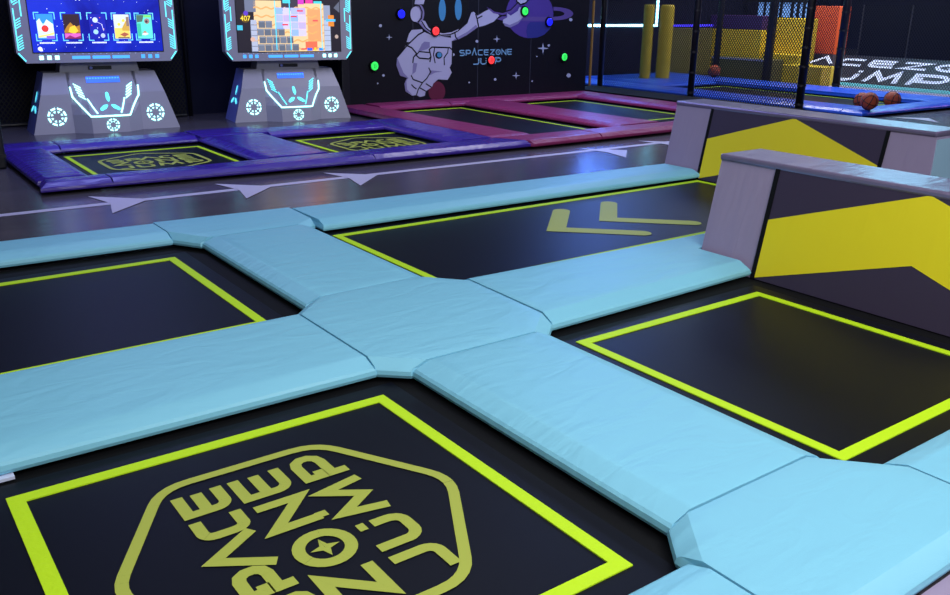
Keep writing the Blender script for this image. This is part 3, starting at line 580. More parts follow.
# ------------------------------------------------------------------ blue pads of the ball court
pad('floor_pad', rect(11.7, 12.45, 7.17, 11.3), BL, 'blue pad along the near side of the court behind the net', flat=(0, 2))
pad('floor_pad', rect(11.7, 12.45, 11.31, 13.5), BL, 'blue pad in the far left corner of the court by the lit wall', flat=(0,))
pad('floor_pad', rect(12.46, 14.09, 11.31, 13.5), BL, 'blue pad across the back of the court, under the yellow posts', flat=(1, 3))
pad('floor_pad', rect(14.1, 15.15, 7.17, 13.5), BL, 'long blue pad along the far side of the court under the lettered ramp', flat=(0, 3))
pad('floor_pad', [(11.7, 6.82), (15.15, 6.74), (15.15, 7.16), (11.7, 7.16)], BL, 'blue pad at the open end of the court in front of the basketballs', flat=(2,))
# ------------------------------------------------------------------ mural wall
MYW = 11.128
t = thing('mural_banner', 'black wall banner printed with an astronaut, a ringed planet and stars', 'banner', (8.2, MYW, 0))
b = NB(); box(b, 5.9, 10.45, MYW-.008, MYW, .0, 3.0)
obj('cloth', b, 'banner_cloth', t, world=True)
for n_, it in enumerate(MURAL):
    y = MYW-.0095-.0011*it[3]-.00001*n_
    polys = [it[4]] if it[0] == 'fill' else ribbon(it[4], it[5]*1.5)
    obj(it[1], flat_polys(NB(), polys, lambda u, v: (u, y, v)), it[2], t, world=True)
# lettering SPACEZONE / JUMP
b = NB(); q = []
W0, dx = 7.855, .1135
for i, ch in enumerate('SPACEZONE'):
    q += letter(ch, W0+i*dx, W0+i*dx+.098, .686, .775, .017)
for i, ch in enumerate('JUMP'):
    q += letter(ch, 8.105+i*.14, 8.105+i*.14+.122, .552, .655, .019)
flat_polys(b, q, lambda u, v: (u, MYW-.012, v))
obj('lettering', b, 'print_steel', t, world=True)
for x in (7.04, 8.2, 9.24):
    obj('panel_seam', box(NB(), x-.006, x+.006, MYW-.0092, MYW-.008, 0, 3.0), 'seam_grey', t, world=True)
# lit hit targets on the banner
for x, z, c, lb in ((6.83, 1.28, 'blue', 'round blue lit target left of the astronaut helmet'), (7.412, 1.048, 'red', 'round red lit target on the astronaut collar'),
                    (6.381, .582, 'green', 'round green lit target at the lower left of the mural'), (9.076, 1.333, 'green', 'round green lit target on the planet by the glove'),
                    (9.585, 1.175, 'blue', 'round blue lit target at the lower right of the ringed planet'), (9.932, .63, 'green', 'round green lit target at the right end of the mural'),
                    (8.438, .617, 'red', 'round red lit target covering a letter of the wall lettering')):
    tt = thing('light_target', lb, 'light target', (x, MYW-.022, z), 0, 'round light targets on the mural wall')
    obj('housing', cyl(NB(), (0, .003, 0), (0, -.02, 0), .082, .074, 24), 'bezel_black', tt)
    obj('lens', cyl(NB(), (0, -.019, 0), (0, -.03, 0), .06, .05, 24), 'hit_'+c, tt)
    q = []
    for k in (-1, 1):
        q += ribbon([(k*.012-.006, -.03), (k*.012+.008, 0), (k*.012-.006, .03)], .008)
    obj('lens_mark', flat_polys(NB(), q, lambda u, v: (u, -.0312, v)), 'hit_'+c+'_dark', tt)

# ------------------------------------------------------------------ game machines
def cab_w(z): return .79-.3*z
def cab_y(u, z):
    y = .16*z if z < .42 else .067+(z-.42)*.5
    k = max(0, min(1, (.42-z)/.22)); a = abs(u)
    s = max(0, min(1, (.37-a)/.17))
    return y-.14*k*s
def decal(bm, polys, off=.006):
    for p in polys:
        vs = [bm.verts.new((u, cab_y(u, z)-off, z)) for u, z in p]
        bm.faces.new(vs)
    return bm
def ring_marks(u0, z0, r, n=8):
    q = []
    for k in range(n):
        a = 2*PI*k/n+PI/8
        a0, a1 = a-.27, a+.27
        q.append([(u0+r*math.cos(a0), z0+r*math.sin(a0)), (u0+r*math.cos(a1), z0+r*math.sin(a1)), (u0+r*.8*math.cos(a1), z0+r*.8*math.sin(a1)), (u0+r*.8*math.cos(a0), z0+r*.8*math.sin(a0))])
        q.append([(u0+r*.62*math.cos(a-.22), z0+r*.62*math.sin(a-.22)), (u0+r*.62*math.cos(a+.22), z0+r*.62*math.sin(a+.22)), (u0+r*.4*math.cos(a), z0+r*.4*math.sin(a))])
    return q
def blades(u0, z0, r):
    q = []
    for k in range(3):
        a = PI/2+2*PI*k/3; c, s = math.cos(a), math.sin(a); n = (-s, c)
        P = lambda d, w: (u0+c*d+n[0]*w, z0+s*d+n[1]*w)
        q.append([P(r*.18, .006), P(r*.45, r*.17), P(r*.9, r*.13), P(r, 0), P(r*.9, -r*.13), P(r*.45, -r*.17), P(r*.18, -.006)])
    return q
def machine(loc, rz, label, game):
    t = thing('game_machine', label, 'game machine', loc, rz, 'game machines against the back wall')
    D = .52
    us = [-.37, -.28, -.2, 0, .2, .28, .37]; zs = [0, .1, .2, .31, .42, .53, .65]
    bm = NB(); g = []
    for z in zs:
        w = cab_w(z); row = [-w, -w*.72, -w*.55]+us+[w*.55, w*.72, w]
        g.append([bm.verts.new((u, cab_y(u, z), z)) for u in row])
    for i in range(len(zs)-1):
        for j in range(len(g[0])-1): bm.faces.new((g[i][j], g[i][j+1], g[i+1][j+1], g[i+1][j]))
    back = [[bm.verts.new((s*cab_w(z)*.98, D, z)) for z in zs] for s in (-1, 1)]
    for i in range(len(zs)-1):
        bm.faces.new((g[i][0], g[i+1][0], back[0][i+1], back[0][i])); bm.faces.new((g[i][-1], back[1][i], back[1][i+1], g[i+1][-1]))
        bm.faces.new((back[0][i], back[0][i+1], back[1][i+1], back[1][i]))
    bm.faces.new([*g[-1], back[1][-1], back[0][-1]]); bm.faces.new([*g[0][::-1], back[0][0], back[1][0]])
    obj('base', bm, 'cabinet_grey', t)
    # side cheeks, darker
    for s in (-1, 1):
        q = NB()
        o = [(s*(cab_w(z)+.001), cab_y(cab_w(z), z)+.012, z) for z in (0, .42, .65)]
        bk = [(s*(cab_w(z)*.98+.03), D, z) for z in (0, .42, .65)]
        A = [q.verts.new(p) for p in o]; B = [q.verts.new(p) for p in bk]
        A2 = [q.verts.new((p[0]-s*.004, p[1], p[2])) for p in o]; B2 = [q.verts.new((p[0]-s*.03, p[1], p[2])) for p in bk]
        for i in range(2):
            q.faces.new((A[i], A[i+1], B[i+1], B[i])); q.faces.new((A2[i], A2[i+1], B2[i+1], B2[i]))
        ck = obj('side_cheek', q, 'cabinet_dark', t)
        q = NB()
        wv = lambda v, z: (s*(cab_w(z)+.008+.02*(v-.1)/.4), v, z)
        for p in blades(.26, .3, .15):
            q.faces.new([q.verts.new(wv(v, z)) for v, z in p])
        obj('light_blades', q, 'cyan_light', ck)
    # neck
    q = NB(); prism(q, [(-.43, .64), (.43, .64), (.40, .78), (-.40, .78)], lambda u, v, k: (u, .187+k, v), .3)
    nk = obj('neck', q, 'cabinet_grey', t)
    q = NB(); box(q, -.125, .125, .176, .19, .675, .715)
    sl = obj('sensor_slot', q, 'bezel_black', nk)
    obj('sensor_eye', cyl(NB(), (-.095, .177, .695), (-.095, .17, .695), .017), 'cabinet_dark', sl)
    # base lights
    obj('light_rosette', decal(NB(), ring_marks(-.53, .185, .1)), 'white_cyan_light', t)
    obj('light_rosette', decal(NB(), ring_marks(.53, .185, .1)), 'white_cyan_light', t)
    obj('light_rosette', decal(NB(), ring_marks(.02, .085, .07)), 'white_cyan_light', t)
    obj('light_blades', decal(NB(), blades(.02, .31, .125)), 'cyan_light', t)
    obj('light_outline', decal(NB(), ribbon(dense([(-.355, .5), (-.345, .39), (-.2, .185), (.22, .185), (.365, .39), (.375, .5)]), .017), .012), 'white_cyan_light', t)
    for s in (-1, 1):
        q = []
        for k in range(5):
            z = .5-.03*k; u = s*(.28-.008*k)
            q.append([(u-.035, z+s*.02), (u+.03, z-s*.02), (u+.03, z+.012-s*.02), (u-.035, z+.012+s*.02)] if s > 9 else [(u-.035, z-.022*s), (u+.035, z+.022*s), (u+.035, z+.013+.022*s), (u-.035, z+.013-.022*s)])
        q += ribbon(dense([(s*.2, .37), (s*.16, .28), (s*.125, .215)]), .014)
        obj('light_hatch', decal(NB(), q, .012), 'cyan_light' if game else 'white_cyan_light', t)
    q = NB(); decal(q, [[(-.17, .535), (.19, .535), (.19, .6), (-.17, .6)]], .006)
    pl = obj('lit_plate', q, 'deep_blue_light', t)
    q = NB(); decal(q, [[(-.165+.03*k, .575), (-.145+.03*k, .575), (-.145+.03*k, .59), (-.165+.03*k, .59)] for k in range(12)], .008)
    obj('plate_marks', q, 'blue_light', pl)
    # monitor
    q = NB(); fy = .02
    prism(q, [(-.76, .765), (.76, .765), (.845, .875), (.845, 2.0), (.76, 2.1), (-.76, 2.1), (-.845, 2.0), (-.845, .875)], lambda u, v, k: (u, fy+.2-k, v), .2)
    fr = obj('monitor_frame', q, 'cabinet_grey', t)
    obj('monitor_back', box(NB(), -.6, .6, fy+.2, fy+.36, .8, 1.95, bev=.03), 'cabinet_dark', t)
    q = NB(); box(q, -.69, .69, fy-.002, fy+.01, .868, 1.80)
    obj('screen_bezel', q, 'bezel_black', fr)
    scr = obj('screen', box(NB(), -.68, .68, fy-.004, fy, .878, 1.79), 'nebula_screen' if game == 0 else 'game_dark', t)
    fl = lambda o: (lambda u, v: (u, fy-.004-o, v))
    # frame lights
    for k in range(3):
        obj('light_bar', flat_polys(NB(), [[(-.30+.21*k, .803), (-.115+.21*k, .803), (-.115+.21*k, .836), (-.30+.21*k, .836)]], fl(.0)), 'blue_light', fr)
    for s in (-1, 1):
        for k in range(3):
            u = s*.53+(k-1)*.078
            obj('light_button', flat_polys(NB(), [[(u-.021, .800), (u+.021, .800), (u+.021, .842), (u-.021, .842)]], fl(0)), 'white_cyan_light' if (s < 0) == (game == 0) else 'blue_light', fr)
    obj('light_dots', flat_polys(NB(), [[(u-.006, .853), (u+.006, .853), (u+.006, .862), (u-.006, .862)] for u in [-.62+.062*k for k in range(21)]], fl(0)), 'print_white', fr)
    for s in (-1, 1):
        q = ribbon([(s*.828, .872), (s*.762, .786)], .014)
        def hatch(z0, z1, un, step=.026):
            r = []; z = z0
            while z < z1:
                r.append([(s*.815, z), (s*.765, z+.03), (s*.765, z+.041), (s*.815, z+.011)]); z += step
            return r
        q += hatch(.895, 1.03, 0); q += hatch(1.12, 1.22, 0); q += hatch(1.36, 1.5, 0); q += hatch(1.62, 1.74, 0)
        q += ribbon([(s*.822, .9), (s*.822, 1.33)], .012); q += ribbon([(s*.75, 1.25), (s*.75, 1.42)], .012)
        q += ribbon([(s*.822, 1.38), (s*.822, 1.8)], .012)
        obj('light_circuit', flat_polys(NB(), q, fl(.0)), 'cyan_light', fr)
    return t, scr, fl

t, scr, fl = machine((2.635, 10.66, FZ), math.radians(-4), 'grey arcade game machine at far left, screen showing five picture tiles', 0)
# screen picture: stars, five tiles with brackets and captions
mat('star_light', 'dfe8ff', .4, emit=1.0); mat('bracket_light', '6fd8ff', .4, emit=.8)
sr = random.Random(3)
q = [[(u, z), (u+d, z), (u+d, z+d), (u, z+d)] for u, z, d in [(sr.uniform(-.66, .66), sr.uniform(.9, 1.78), sr.choice((.004, .005, .008))) for _ in range(70)]]
obj('screen_stars', flat_polys(NB(), q, fl(.0006)), 'star_light', scr)
EM = {}
def em(c, s=.9):
    if c not in EM: EM[c] = mat('screen_'+c, c, .4, emit=s)
    return 'screen_'+c
TC = [-.53, -.265, 0, .255, .5]
def R4(u0, u1, z0, z1): return [(u0, z0), (u1, z0), (u1, z1), (u0, z1)]
def disc(u, z, r, n=14): return [(u+r*math.cos(2*PI*i/n), z+r*math.sin(2*PI*i/n)) for i in range(n)]
tiles = [
 ('2f8fe0', [('7fc4f0', R4(-.08, .08, 1.12, 1.18)), ('dfeefc', [(-.08, 1.2), (-.05, 1.23), (-.02, 1.16), (.02, 1.22), (.08, 1.17), (.08, 1.1), (-.08, 1.1)]), ('cfe0d8', R4(-.08, .08, 1.03, 1.1)), ('d9342a', disc(-.005, 1.125, .036)), ('f0e070', [(-.08, 1.05), (.03, 1.07), (.08, 1.09), (.08, 1.065), (-.08, 1.03)]), ('8a5ad0', R4(.0, .08, 1.02, 1.05))]),
 ('2a1420', [('b07a20', [(-.08, 1.1), (-.05, 1.15), (-.01, 1.19), (.03, 1.14), (.08, 1.16), (.08, 1.08), (-.08, 1.08)]), ('ffc830', [(-.04, 1.09), (-.02, 1.14), (.03, 1.16), (.06, 1.1), (.02, 1.07)]), ('d860b0', R4(-.08, .08, 1.02, 1.075)), ('8a1f60', [(-.08, 1.02), (-.03, 1.055), (.02, 1.03), (.08, 1.05), (.08, 1.02)])]),
 ('0a149a', [('c8d8f0', disc(-.02, 1.215, .028)), ('9fd0f0', disc(-.025, 1.09, .026)), ('b0c0e0', disc(.045, 1.05, .024)), ('d8d8f0', [(-.01, 1.2), (.05, 1.17), (.05, 1.165), (-.01, 1.195)]), ('d8d8f0', [(.04, 1.17), (.055, 1.1), (.06, 1.1), (.047, 1.17)]), ('e05a50', disc(.03, 1.24, .006)), ('e05a50', disc(-.06, 1.16, .006)), ('e0a060', disc(.06, 1.12, .006)), ('ffffff', disc(-.06, 1.24, .005)), ('ffffff', disc(.0, 1.03, .005))]),
 ('cfd8c8', [('e8cf60', R4(-.08, .08, 1.02, 1.13)), ('c8a040', [(.0, 1.13), (.04, 1.2), (.08, 1.24), (.08, 1.1), (.0, 1.1)]), ('8a7060', R4(.05, .08, 1.15, 1.25)), ('e8d040', disc(.02, 1.21, .016)), ('e8d040', disc(-.03, 1.17, .016)), ('a85a40', [(-.03, 1.06), (.02, 1.085), (.07, 1.065), (.02, 1.035)]), ('6a5040', R4(-.05, .07, 1.02, 1.032))]),
 ('5fd8c0', [('4a6a58', [(-.08, 1.27), (-.08, 1.19), (-.02, 1.2), (.0, 1.27)]), ('7ad860', R4(0, .08, 1.245, 1.27)), ('9a7a70', disc(.03, 1.205, .03)), ('3a3038', disc(.025, 1.2, .014)), ('38b890', R4(-.08, -.04, 1.04, 1.18)), ('e0d8c8', [(-.04, 1.06), (0, 1.09), (.04, 1.065), (0, 1.05)]), ('b86a40', [(-.03, 1.08), (0, 1.1), (.02, 1.08)])]),
]
for k, (bg, ps) in enumerate(tiles):
    u0 = TC[k]
    tl = obj('picture_tile', flat_polys(NB(), [R4(u0-.083, u0+.083, 1.015, 1.275)], fl(.0008)), em(bg), scr)
    cols = {}
    lift = .0012
    for i, (c, p) in enumerate(ps):
        b = flat_polys(NB(), [[(u0+u, z) for u, z in p]], fl(.0012+.0003*i))
        obj('tile_picture', b, em(c), tl) if False else cols.setdefault(c, []).append((p, .0012+.0003*i))
    for c, pl_ in cols.items():
        b = NB()
        for p, l in pl_: flat_polys(b, [[(u0+u, z) for u, z in p]], fl(l))
        obj('tile_picture', b, em(c), tl)
    q = []
    for sx in (-1, 1):
        for sz in (-1, 1):
            zc = 1.145+sz*.145; uc = u0+sx*.1
            h = .005
            q = [(uc-sx*-h, zc+sz*h), (uc-sx*.05, zc+sz*h), (uc-sx*.05, zc-sz*h), (uc-sx*h, zc-sz*h), (uc-sx*h, zc-sz*.07), (uc+sx*h, zc-sz*.07)]
            obj('tile_bracket', flat_polys(NB(), [q], fl(.001)), 'bracket_light', scr)
    q = []; cr = random.Random(k); u = u0-.075
    while u < u0+.075:
        w = cr.uniform(.008, .013); q.append(R4(u, u+w, .968, .984)); u += w+.003
    obj('tile_caption', flat_polys(NB(), q, fl(.001)), 'star_light', scr)
q = [disc(-.61, .915, .022), R4(-.615, -.585, .89, .91)]
obj('screen_icon', flat_polys(NB(), q, fl(.001)), 'star_light', scr)

t, scr, fl = machine((4.875, 10.54, FZ), math.radians(-9), 'grey arcade game machine nearer the mural, screen showing a block game', 1)
t.scale = (.955, .955, .965)
G = {}
def gp(c, p, l=.001): G.setdefault((c, l), []).append(p)
gp('7a8090', R4(-.51, -.425, .878, 1.24)); gp('8a93a4', R4(.46, .55, .878, 1.45)); gp('6a7080', R4(-.57, -.43, 1.36, 1.6))
for k in range(6):
    gp('a9b0bd', R4(-.505, -.43, .885+.065*k, .94+.065*k), .0014); gp('a9b4c4', R4(.465, .545, .885+.065*k, .94+.065*k), .0014)
# yellow field with brown wavy bands, then grey and blue blocks over it
gp('e6c48c', R4(-.46, .46, .878, 1.47), .0009); gp('e6c48c', R4(-.46, -.02, 1.4, 1.5)); gp('3a3440', R4(-.1, .12, 1.38, 1.7), .0014)
for r in range(6):
    z = .91+.1*r
    q = ribbon([(-.46+.92*i/40, z+.012*math.sin(i*1.1)) for i in range(41)], .018)
    obj('game_wave', flat_polys(NB(), q, lambda u, v: fl(.0011)(u, v)), em('d2a05c', .95), scr)
for r, n in ((0, 6), (1, 5), (2, 4), (3, 2)):
    for c in range(n):
        u = -.425+.09*c+(.02 if r % 2 else 0)
        gp(('6c7480', '5c646f')[(r+c) % 2], R4(u, u+.084, .885+.095*r, .97+.095*r), .0022)
        gp('8d959f', R4(u+.01, u+.074, .955+.095*r, .963+.095*r), .0026)
for r in range(4):
    for c in range(4):
        if (r, c) in ((0, 0), (0, 1)): continue
        u = -.18+.1*c
        gp(('a9b4e8', 'b8a9dc', '8fb0ec', 'c9c2ea')[(r*2+c) % 4], R4(u, u+.096, 1.07+.088*r, 1.152+.088*r), .0022)
for z in (1.2, 1.37, 1.3): gp('d83a40', R4(-.1+.3*(z-1.2)*4, -.02+.3*(z-1.2)*4, z, z+.018), .003)
gp('e86a48', R4(.2, .36, .9, 1.0), .0021); gp('f09a60', R4(.24, .44, 1.0, 1.4), .0012); gp('e05050', R4(.31, .38, 1.25, 1.27), .003)
gp('3a60d8', R4(.22, .29, .885, .92), .003); gp('3a80e8', R4(.38, .44, .885, .92), .003); gp('d83048', R4(.14, .21, .9, .915), .003); gp('f0c830', R4(.315, .345, .885, .925), .003)
for u in (-.19, .0, .42): gp('58d8e8', R4(u, u+.012, .9, 1.5), .0034)
gp('c838b0', R4(.12, .2, 1.46, 1.52), .003); gp('48c8c8', R4(-.08, .02, 1.47, 1.53), .003); gp('48c8c8', R4(.33, .44, 1.47, 1.5), .003); gp('d83a90', R4(.22, .32, 1.47, 1.53), .003)
gp('5a4410', disc(-.57, 1.29, .06), .001); gp('5a3ab0', disc(-.56, 1.345, .03), .002); gp('d8802a', R4(.52, .6, 1.19, 1.33), .002); gp('48b8e8', R4(.49, .62, 1.25, 1.28), .003)
gp('40b8c8', R4(-.68, -.61, 1.14, 1.2), .001); gp('d0a890', disc(-.49, 1.03, .03), .003); gp('b09a8a', disc(.63, 1.06, .025), .001); gp('5a5f6c', [(.6, 1.42), (.68, 1.5), (.68, 1.36)], .001)
for (c, l), ps in G.items():
    if len(ps) > 30: obj('game_wave', flat_polys(NB(), ps, fl(.0019)), em(c, .85), scr); continue
    for k, p in enumerate(ps): obj('game_block', flat_polys(NB(), [p], fl(l+.00001*k)), em(c, .85), scr)
cu = bpy.data.curves.new('score', 'FONT'); cu.body = '407'; cu.size = .085; cu.align_x = 'CENTER'
to = bpy.data.objects.new('score', cu); C.objects.link(to)
bpy.context.view_layer.update()
me = bpy.data.meshes.new_from_object(to.evaluated_get(bpy.context.evaluated_depsgraph_get()))
bpy.data.objects.remove(to)
bm = NB(); bm.from_mesh(me); 
for v in bm.verts: v.co = Vector((-.57+v.co.x, fl(.004)(0, 0)[1], 1.255+v.co.y))
obj('score', bm, em('ffe040'), scr)

# ------------------------------------------------------------------ posts and nets
def post(name, x, y, r, label, square=False, z1=3.4, m='post_padding', ties=0, group=None, z0=0.0):
    t = thing(name, label, 'post', (x, y, z0), 0, group)
    b = NB()
    if square: box(b, -r, r, -r, r, 0, z1-z0, bev=r*.25)
    else: cyl(b, (0, 0, 0), (0, 0, z1-z0), r)
    obj('padding', b, m, t, smooth=not square)
    if ties:
        for k in range(ties):
            q = NB()
            z = .1+k*(z1-z0-.2)/ties
            cyl(q, (0, 0, z), (0, 0, z+.03), r*1.12, n=16) if not square else box(q, -r*1.06, r*1.06, -r*1.06, r*1.06, z, z+.03)
            obj('strap', q, 'dark_metal', t)
    return t
G1 = 'posts of the net cage'
post('net_post', 1.17, 8.72, .07, 'black padded post at the left edge beside the purple corner pad', square=True, ties=8, z0=FZ)
post('net_post', 3.9, 11.6, .028, 'thin dark post between the two game machines', z0=FZ)
post('net_post', 5.86, 11.03, .06, 'dark padded post at the left end of the mural', square=True, z0=FZ)
post('net_post', 11.58, 11.93, .05, 'dark post at the left end of the net cage, in front of the light strip', group=G1, z0=FZ)
post('net_post', 11.6, 9.82, .055, 'dark post in the middle of the front net, above the far grey block end', group=G1, z0=FZ, ties=10)
post('net_post', 11.6, 7.77, .06, 'dark strapped corner post where the front net ends, left of the orange board', group=G1, z0=FZ, ties=12)
post('net_post', 15.35, 12.38, .065, 'dark padded post rising behind the lone basketball', group=G1, z0=FZ)
post('net_post', 15.4, 11.14, .085, 'thick dark padded post between the two yellow block groups', group=G1, z0=FZ)
post('net_post', 15.45, 9.62, .07, 'dark padded post right of the orange board', group=G1, z0=FZ, ties=10)
def net(name, p0, p1, z0, z1, m, label):
    (x0, y0), (x1, y1) = p0, p1
    b = NB(); vs = [b.verts.new(p) for p in ((x0, y0, z0), (x1, y1, z0), (x1, y1, z1), (x0, y0, z1))]; b.faces.new(vs)
    t = thing(name, label, 'net', ((x0+x1)/2, (y0+y1)/2, z0))
    obj('mesh', b, m, t, world=True)
    q = NB(); cyl(q, (x0, y0, z0+.025), (x1, y1, z0+.025), .022, n=10)
    obj('hem_rope', q, 'dark_metal', t, world=True)
    return t
net('safety_net', (11.6, 11.86), (11.6, 9.9), FZ+.001, 3.4, 'net_cord', 'black net of the cage front, left bay before the light strip')
net('safety_net', (11.6, 9.74), (11.6, 7.85), FZ+.001, 3.4, 'net_cord', 'black net of the cage front, right bay before the yellow blocks')
net('safety_net', (15.4, 9.5), (15.4, 4.0), FZ+.001, 3.4, 'net_cord_far', 'black net in front of the lettered ramp, right of its post')
net('safety_net', (15.4, 10.36), (15.4, 9.73), FZ+.001, 3.4, 'net_cord_far', 'black net in front of the orange board')
net('safety_net', (1.3, 11.55), (3.83, 11.55), FZ+.001, 3.4, 'net_cord_back', 'black net hanging behind the left game machine')
b = NB(); cyl(b, (11.5, 12.12, FZ), (11.5, 12.12, 1.52), .022, n=8)
tag(obj('edge_rope', b, 'gold_lit_rope'), 'thin rope lit golden, hanging at the right end of the mural', 'rope')

# ------------------------------------------------------------------ court: yellow posts, balls, LED strip
for x, y, r, lb in ((13.26, 12.42, .1, 'left one of the two yellow foam posts by the lit wall'), (13.64, 12.3, .135, 'right, thicker one of the two yellow foam posts')):
    t = thing('foam_post', lb, 'foam post', (x, y, .074), 0, 'yellow foam posts in the court')
    b = NB(); cyl(b, (0, 0, 0), (0, 0, 1.37), r, n=28)
    obj('padding', b, 'yellow_foam', t)
    b = NB(); cyl(b, (0, 0, 1.37), (0, 0, 1.4), r*.97, r*.8, n=28)
    obj('cap', b, 'yellow_foam', t)
t = thing('light_strip', 'bright cyan light strip along the dark wall, turning up beside the yellow posts', 'light strip', (13.5, 13.57, 1.06))
obj('tube', box(NB(), 11.6, 14.78, 13.575, 13.6, 1.03, 1.075), 'led_tube', t, world=True)
obj('riser_tube', box(NB(), 14.735, 14.78, 13.575, 13.6, 1.075, 2.6), 'led_tube', t, world=True)

def basketball(x, y, z, r, rot, label):
    t = thing('basketball', label, 'ball', (x, y, z-r+.0), 0, 'basketballs on the blue pads')
    b = NB(); bmesh.ops.create_uvsphere(b, u_segments=28, v_segments=18, radius=r)
    bmesh.ops.translate(b, verts=b.verts, vec=(0, 0, r))
    o = obj('rubber', b, 'ball_rubber', t, smooth=True)
    q = NB(); Rm = Matrix.Rotation(rot[0], 3, 'X') @ Matrix.Rotation(rot[1], 3, 'Z')
    def tube(pts):
        n = len(pts)
        rings = []
        for i, p in enumerate(pts):
            d = (pts[(i+1) % n]-pts[i-1]).normalized(); nn = p.normalized(); s = d.cross(nn)
            c = p*1.0
            rings.append([q.verts.new(c+.006*(math.cos(a)*nn+math.sin(a)*s)+Vector((0, 0, r))) for a in (0, PI/2, PI, 3*PI/2)])
        for i in range(n):
            for j in range(4): q.faces.new((rings[i][j], rings[i][(j+1) % 4], rings[(i+1) % n][(j+1) % 4], rings[(i+1) % n][j]))
    N = 36
    tube([Rm @ Vector((r*math.cos(2*PI*i/N), r*math.sin(2*PI*i/N), 0)) for i in range(N)])
    tube([Rm @ Vector((r*math.cos(2*PI*i/N), 0, r*math.sin(2*PI*i/N))) for i in range(N)])
    for s in (-1, 1):
        pts = []
        for i in range(N):
            a = 2*PI*i/N
            v = Vector((s*(.62+.2*math.cos(2*a)), .8*math.cos(a), .8*math.sin(a))).normalized()*r
            pts.append(Rm @ v)
        tube(pts)
    obj('seams', q, 'ball_seam', t)
basketball(11.97, 6.9, .205, .121, (.5, .6), 'front basketball of the close pair, overlapping the other')
basketball(12.72, 7.45, .1265, .121, (1.2, .2), 'basketball half hidden behind the front one')
basketball(13.3, 7.3, .1265, .121, (.2, 1.3), 'basketball on its own at right, behind the blue pad edge')
basketball(14.85, 12.0, .205, .121, (.9, .4), 'lone basketball behind the net at the foot of a dark post')

# ------------------------------------------------------------------ beyond the far net
b = NB(); b_poly = [(16.3, FZ), (16.3, .0262), (17.25, .5369), (17.25, FZ)]
t = thing('lettered_ramp', 'sloping dark ramp with big white lettering behind the right net', 'ramp', (16.8, 8.2, FZ))
A = [b.verts.new((x, 4.2, z)) for x, z in b_poly]; B_ = [b.verts.new((x, 11.1, z)) for x, z in b_poly]
b.faces.new(A); b.faces.new(B_[::-1])
for i in range(4): b.faces.new((A[i], A[(i+1) % 4], B_[(i+1) % 4], B_[i]))
obj('surface', b, 'ramp_vinyl', t, world=True)
def onramp(a, v, o=.003): return (16.4+.8*v-.47*o, -a, .08+.43*v+o*1.2+.006)
q = []
for i, ch in enumerate('ACEZON'):
    a0 = -11.25+.66*i; q += letter(ch, a0, a0+.57, .62, .93, .085)
for i, ch in enumerate('UMP'):
    a0 = -10.6+.88*i; q += letter(ch, a0, a0+.72, .02, .5, .105)
obj('lettering', flat_polys(NB(), q, lambda a, v: onramp(a, v, .002)), 'print_white', t, world=True)
obj('edge_trim', box(NB(), 16.24, 16.3, 4.2, 11.1, FZ, .075), 'cyan_trim', t, world=True)
b = NB(); box(b, 15.55, 16.23, 4.2, 10.05, FZ, .02)
tag(obj('court_mat', b, 'mauve_vinyl'), 'grey mat strip between the blue court pads and the lettered ramp', 'mat')
b = NB(); box(b, 17.26, 20.9, 4.0, 13.4, FZ, .52)
tag(obj('play_deck', b, 'ramp_vinyl'), 'dark raised deck behind the lettered ramp', 'deck')

def foam(name, x0, x1, y0, y1, z0, z1, m, label, cat='foam block', group=None, piping=None):
    t = thing(name, label, cat, ((x0+x1)/2, (y0+y1)/2, z0), 0, group)
    obj('body', box(NB(), x0, x1, y0, y1, z0, z1, bev=.015), m, t, world=True)
    if piping:
        obj('piping', box(NB(), x0-.006, x0+.01, y0+.01, y1-.01, z1-.03, z1+.004), piping, t, world=True)
    return t
GY = 'yellow soft-play blocks behind the net'
foam('soft_block', 15.72, 16.2, 10.13, 11.02, FZ, .37, 'yellow_foam', 'low yellow block at the bottom of the stepped pile by the ramp', group=GY)
foam('soft_block', 16.35, 16.7, 11.12, 12.0, FZ, .53, 'yellow_foam', 'middle yellow block of the stepped pile, behind the low one', group=GY)
foam('soft_block', 16.72, 17.2, 11.31, 12.1, FZ, 1.245, 'yellow_foam', 'tall yellow block standing right of the thick dark post', group=GY)
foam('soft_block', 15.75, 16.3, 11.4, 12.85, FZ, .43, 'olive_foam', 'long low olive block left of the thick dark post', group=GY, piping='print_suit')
foam('soft_block', 16.4, 16.95, 12.1, 13.52, FZ, .99, 'yellow_foam', 'bright yellow block above the low olive block', group=GY)
foam('padded_beam', 16.4, 16.9, 12.12, 13.5, .995, 1.28, 'violet_beam', 'dark violet padded beam on top of the yellow block', cat='beam')
foam('wall_pad', 15.05, 16.38, 13.38, 13.58, FZ, 1.0, 'olive_foam', 'olive padded wall panel under the violet light tube', cat='wall pad')
b = NB(); box(b, 14.95, 16.7, 13.4, 13.44, 1.03, 1.075)
t = tag(obj('light_tube', b, 'violet_tube'), 'blue violet light tube above the olive wall panel', 'light tube')
foam('padded_board', 17.5, 17.66, 10.88, 11.66, .52, 1.5, 'orange_foam', 'upright orange padded board at the left end of the ramp', cat='padded board')
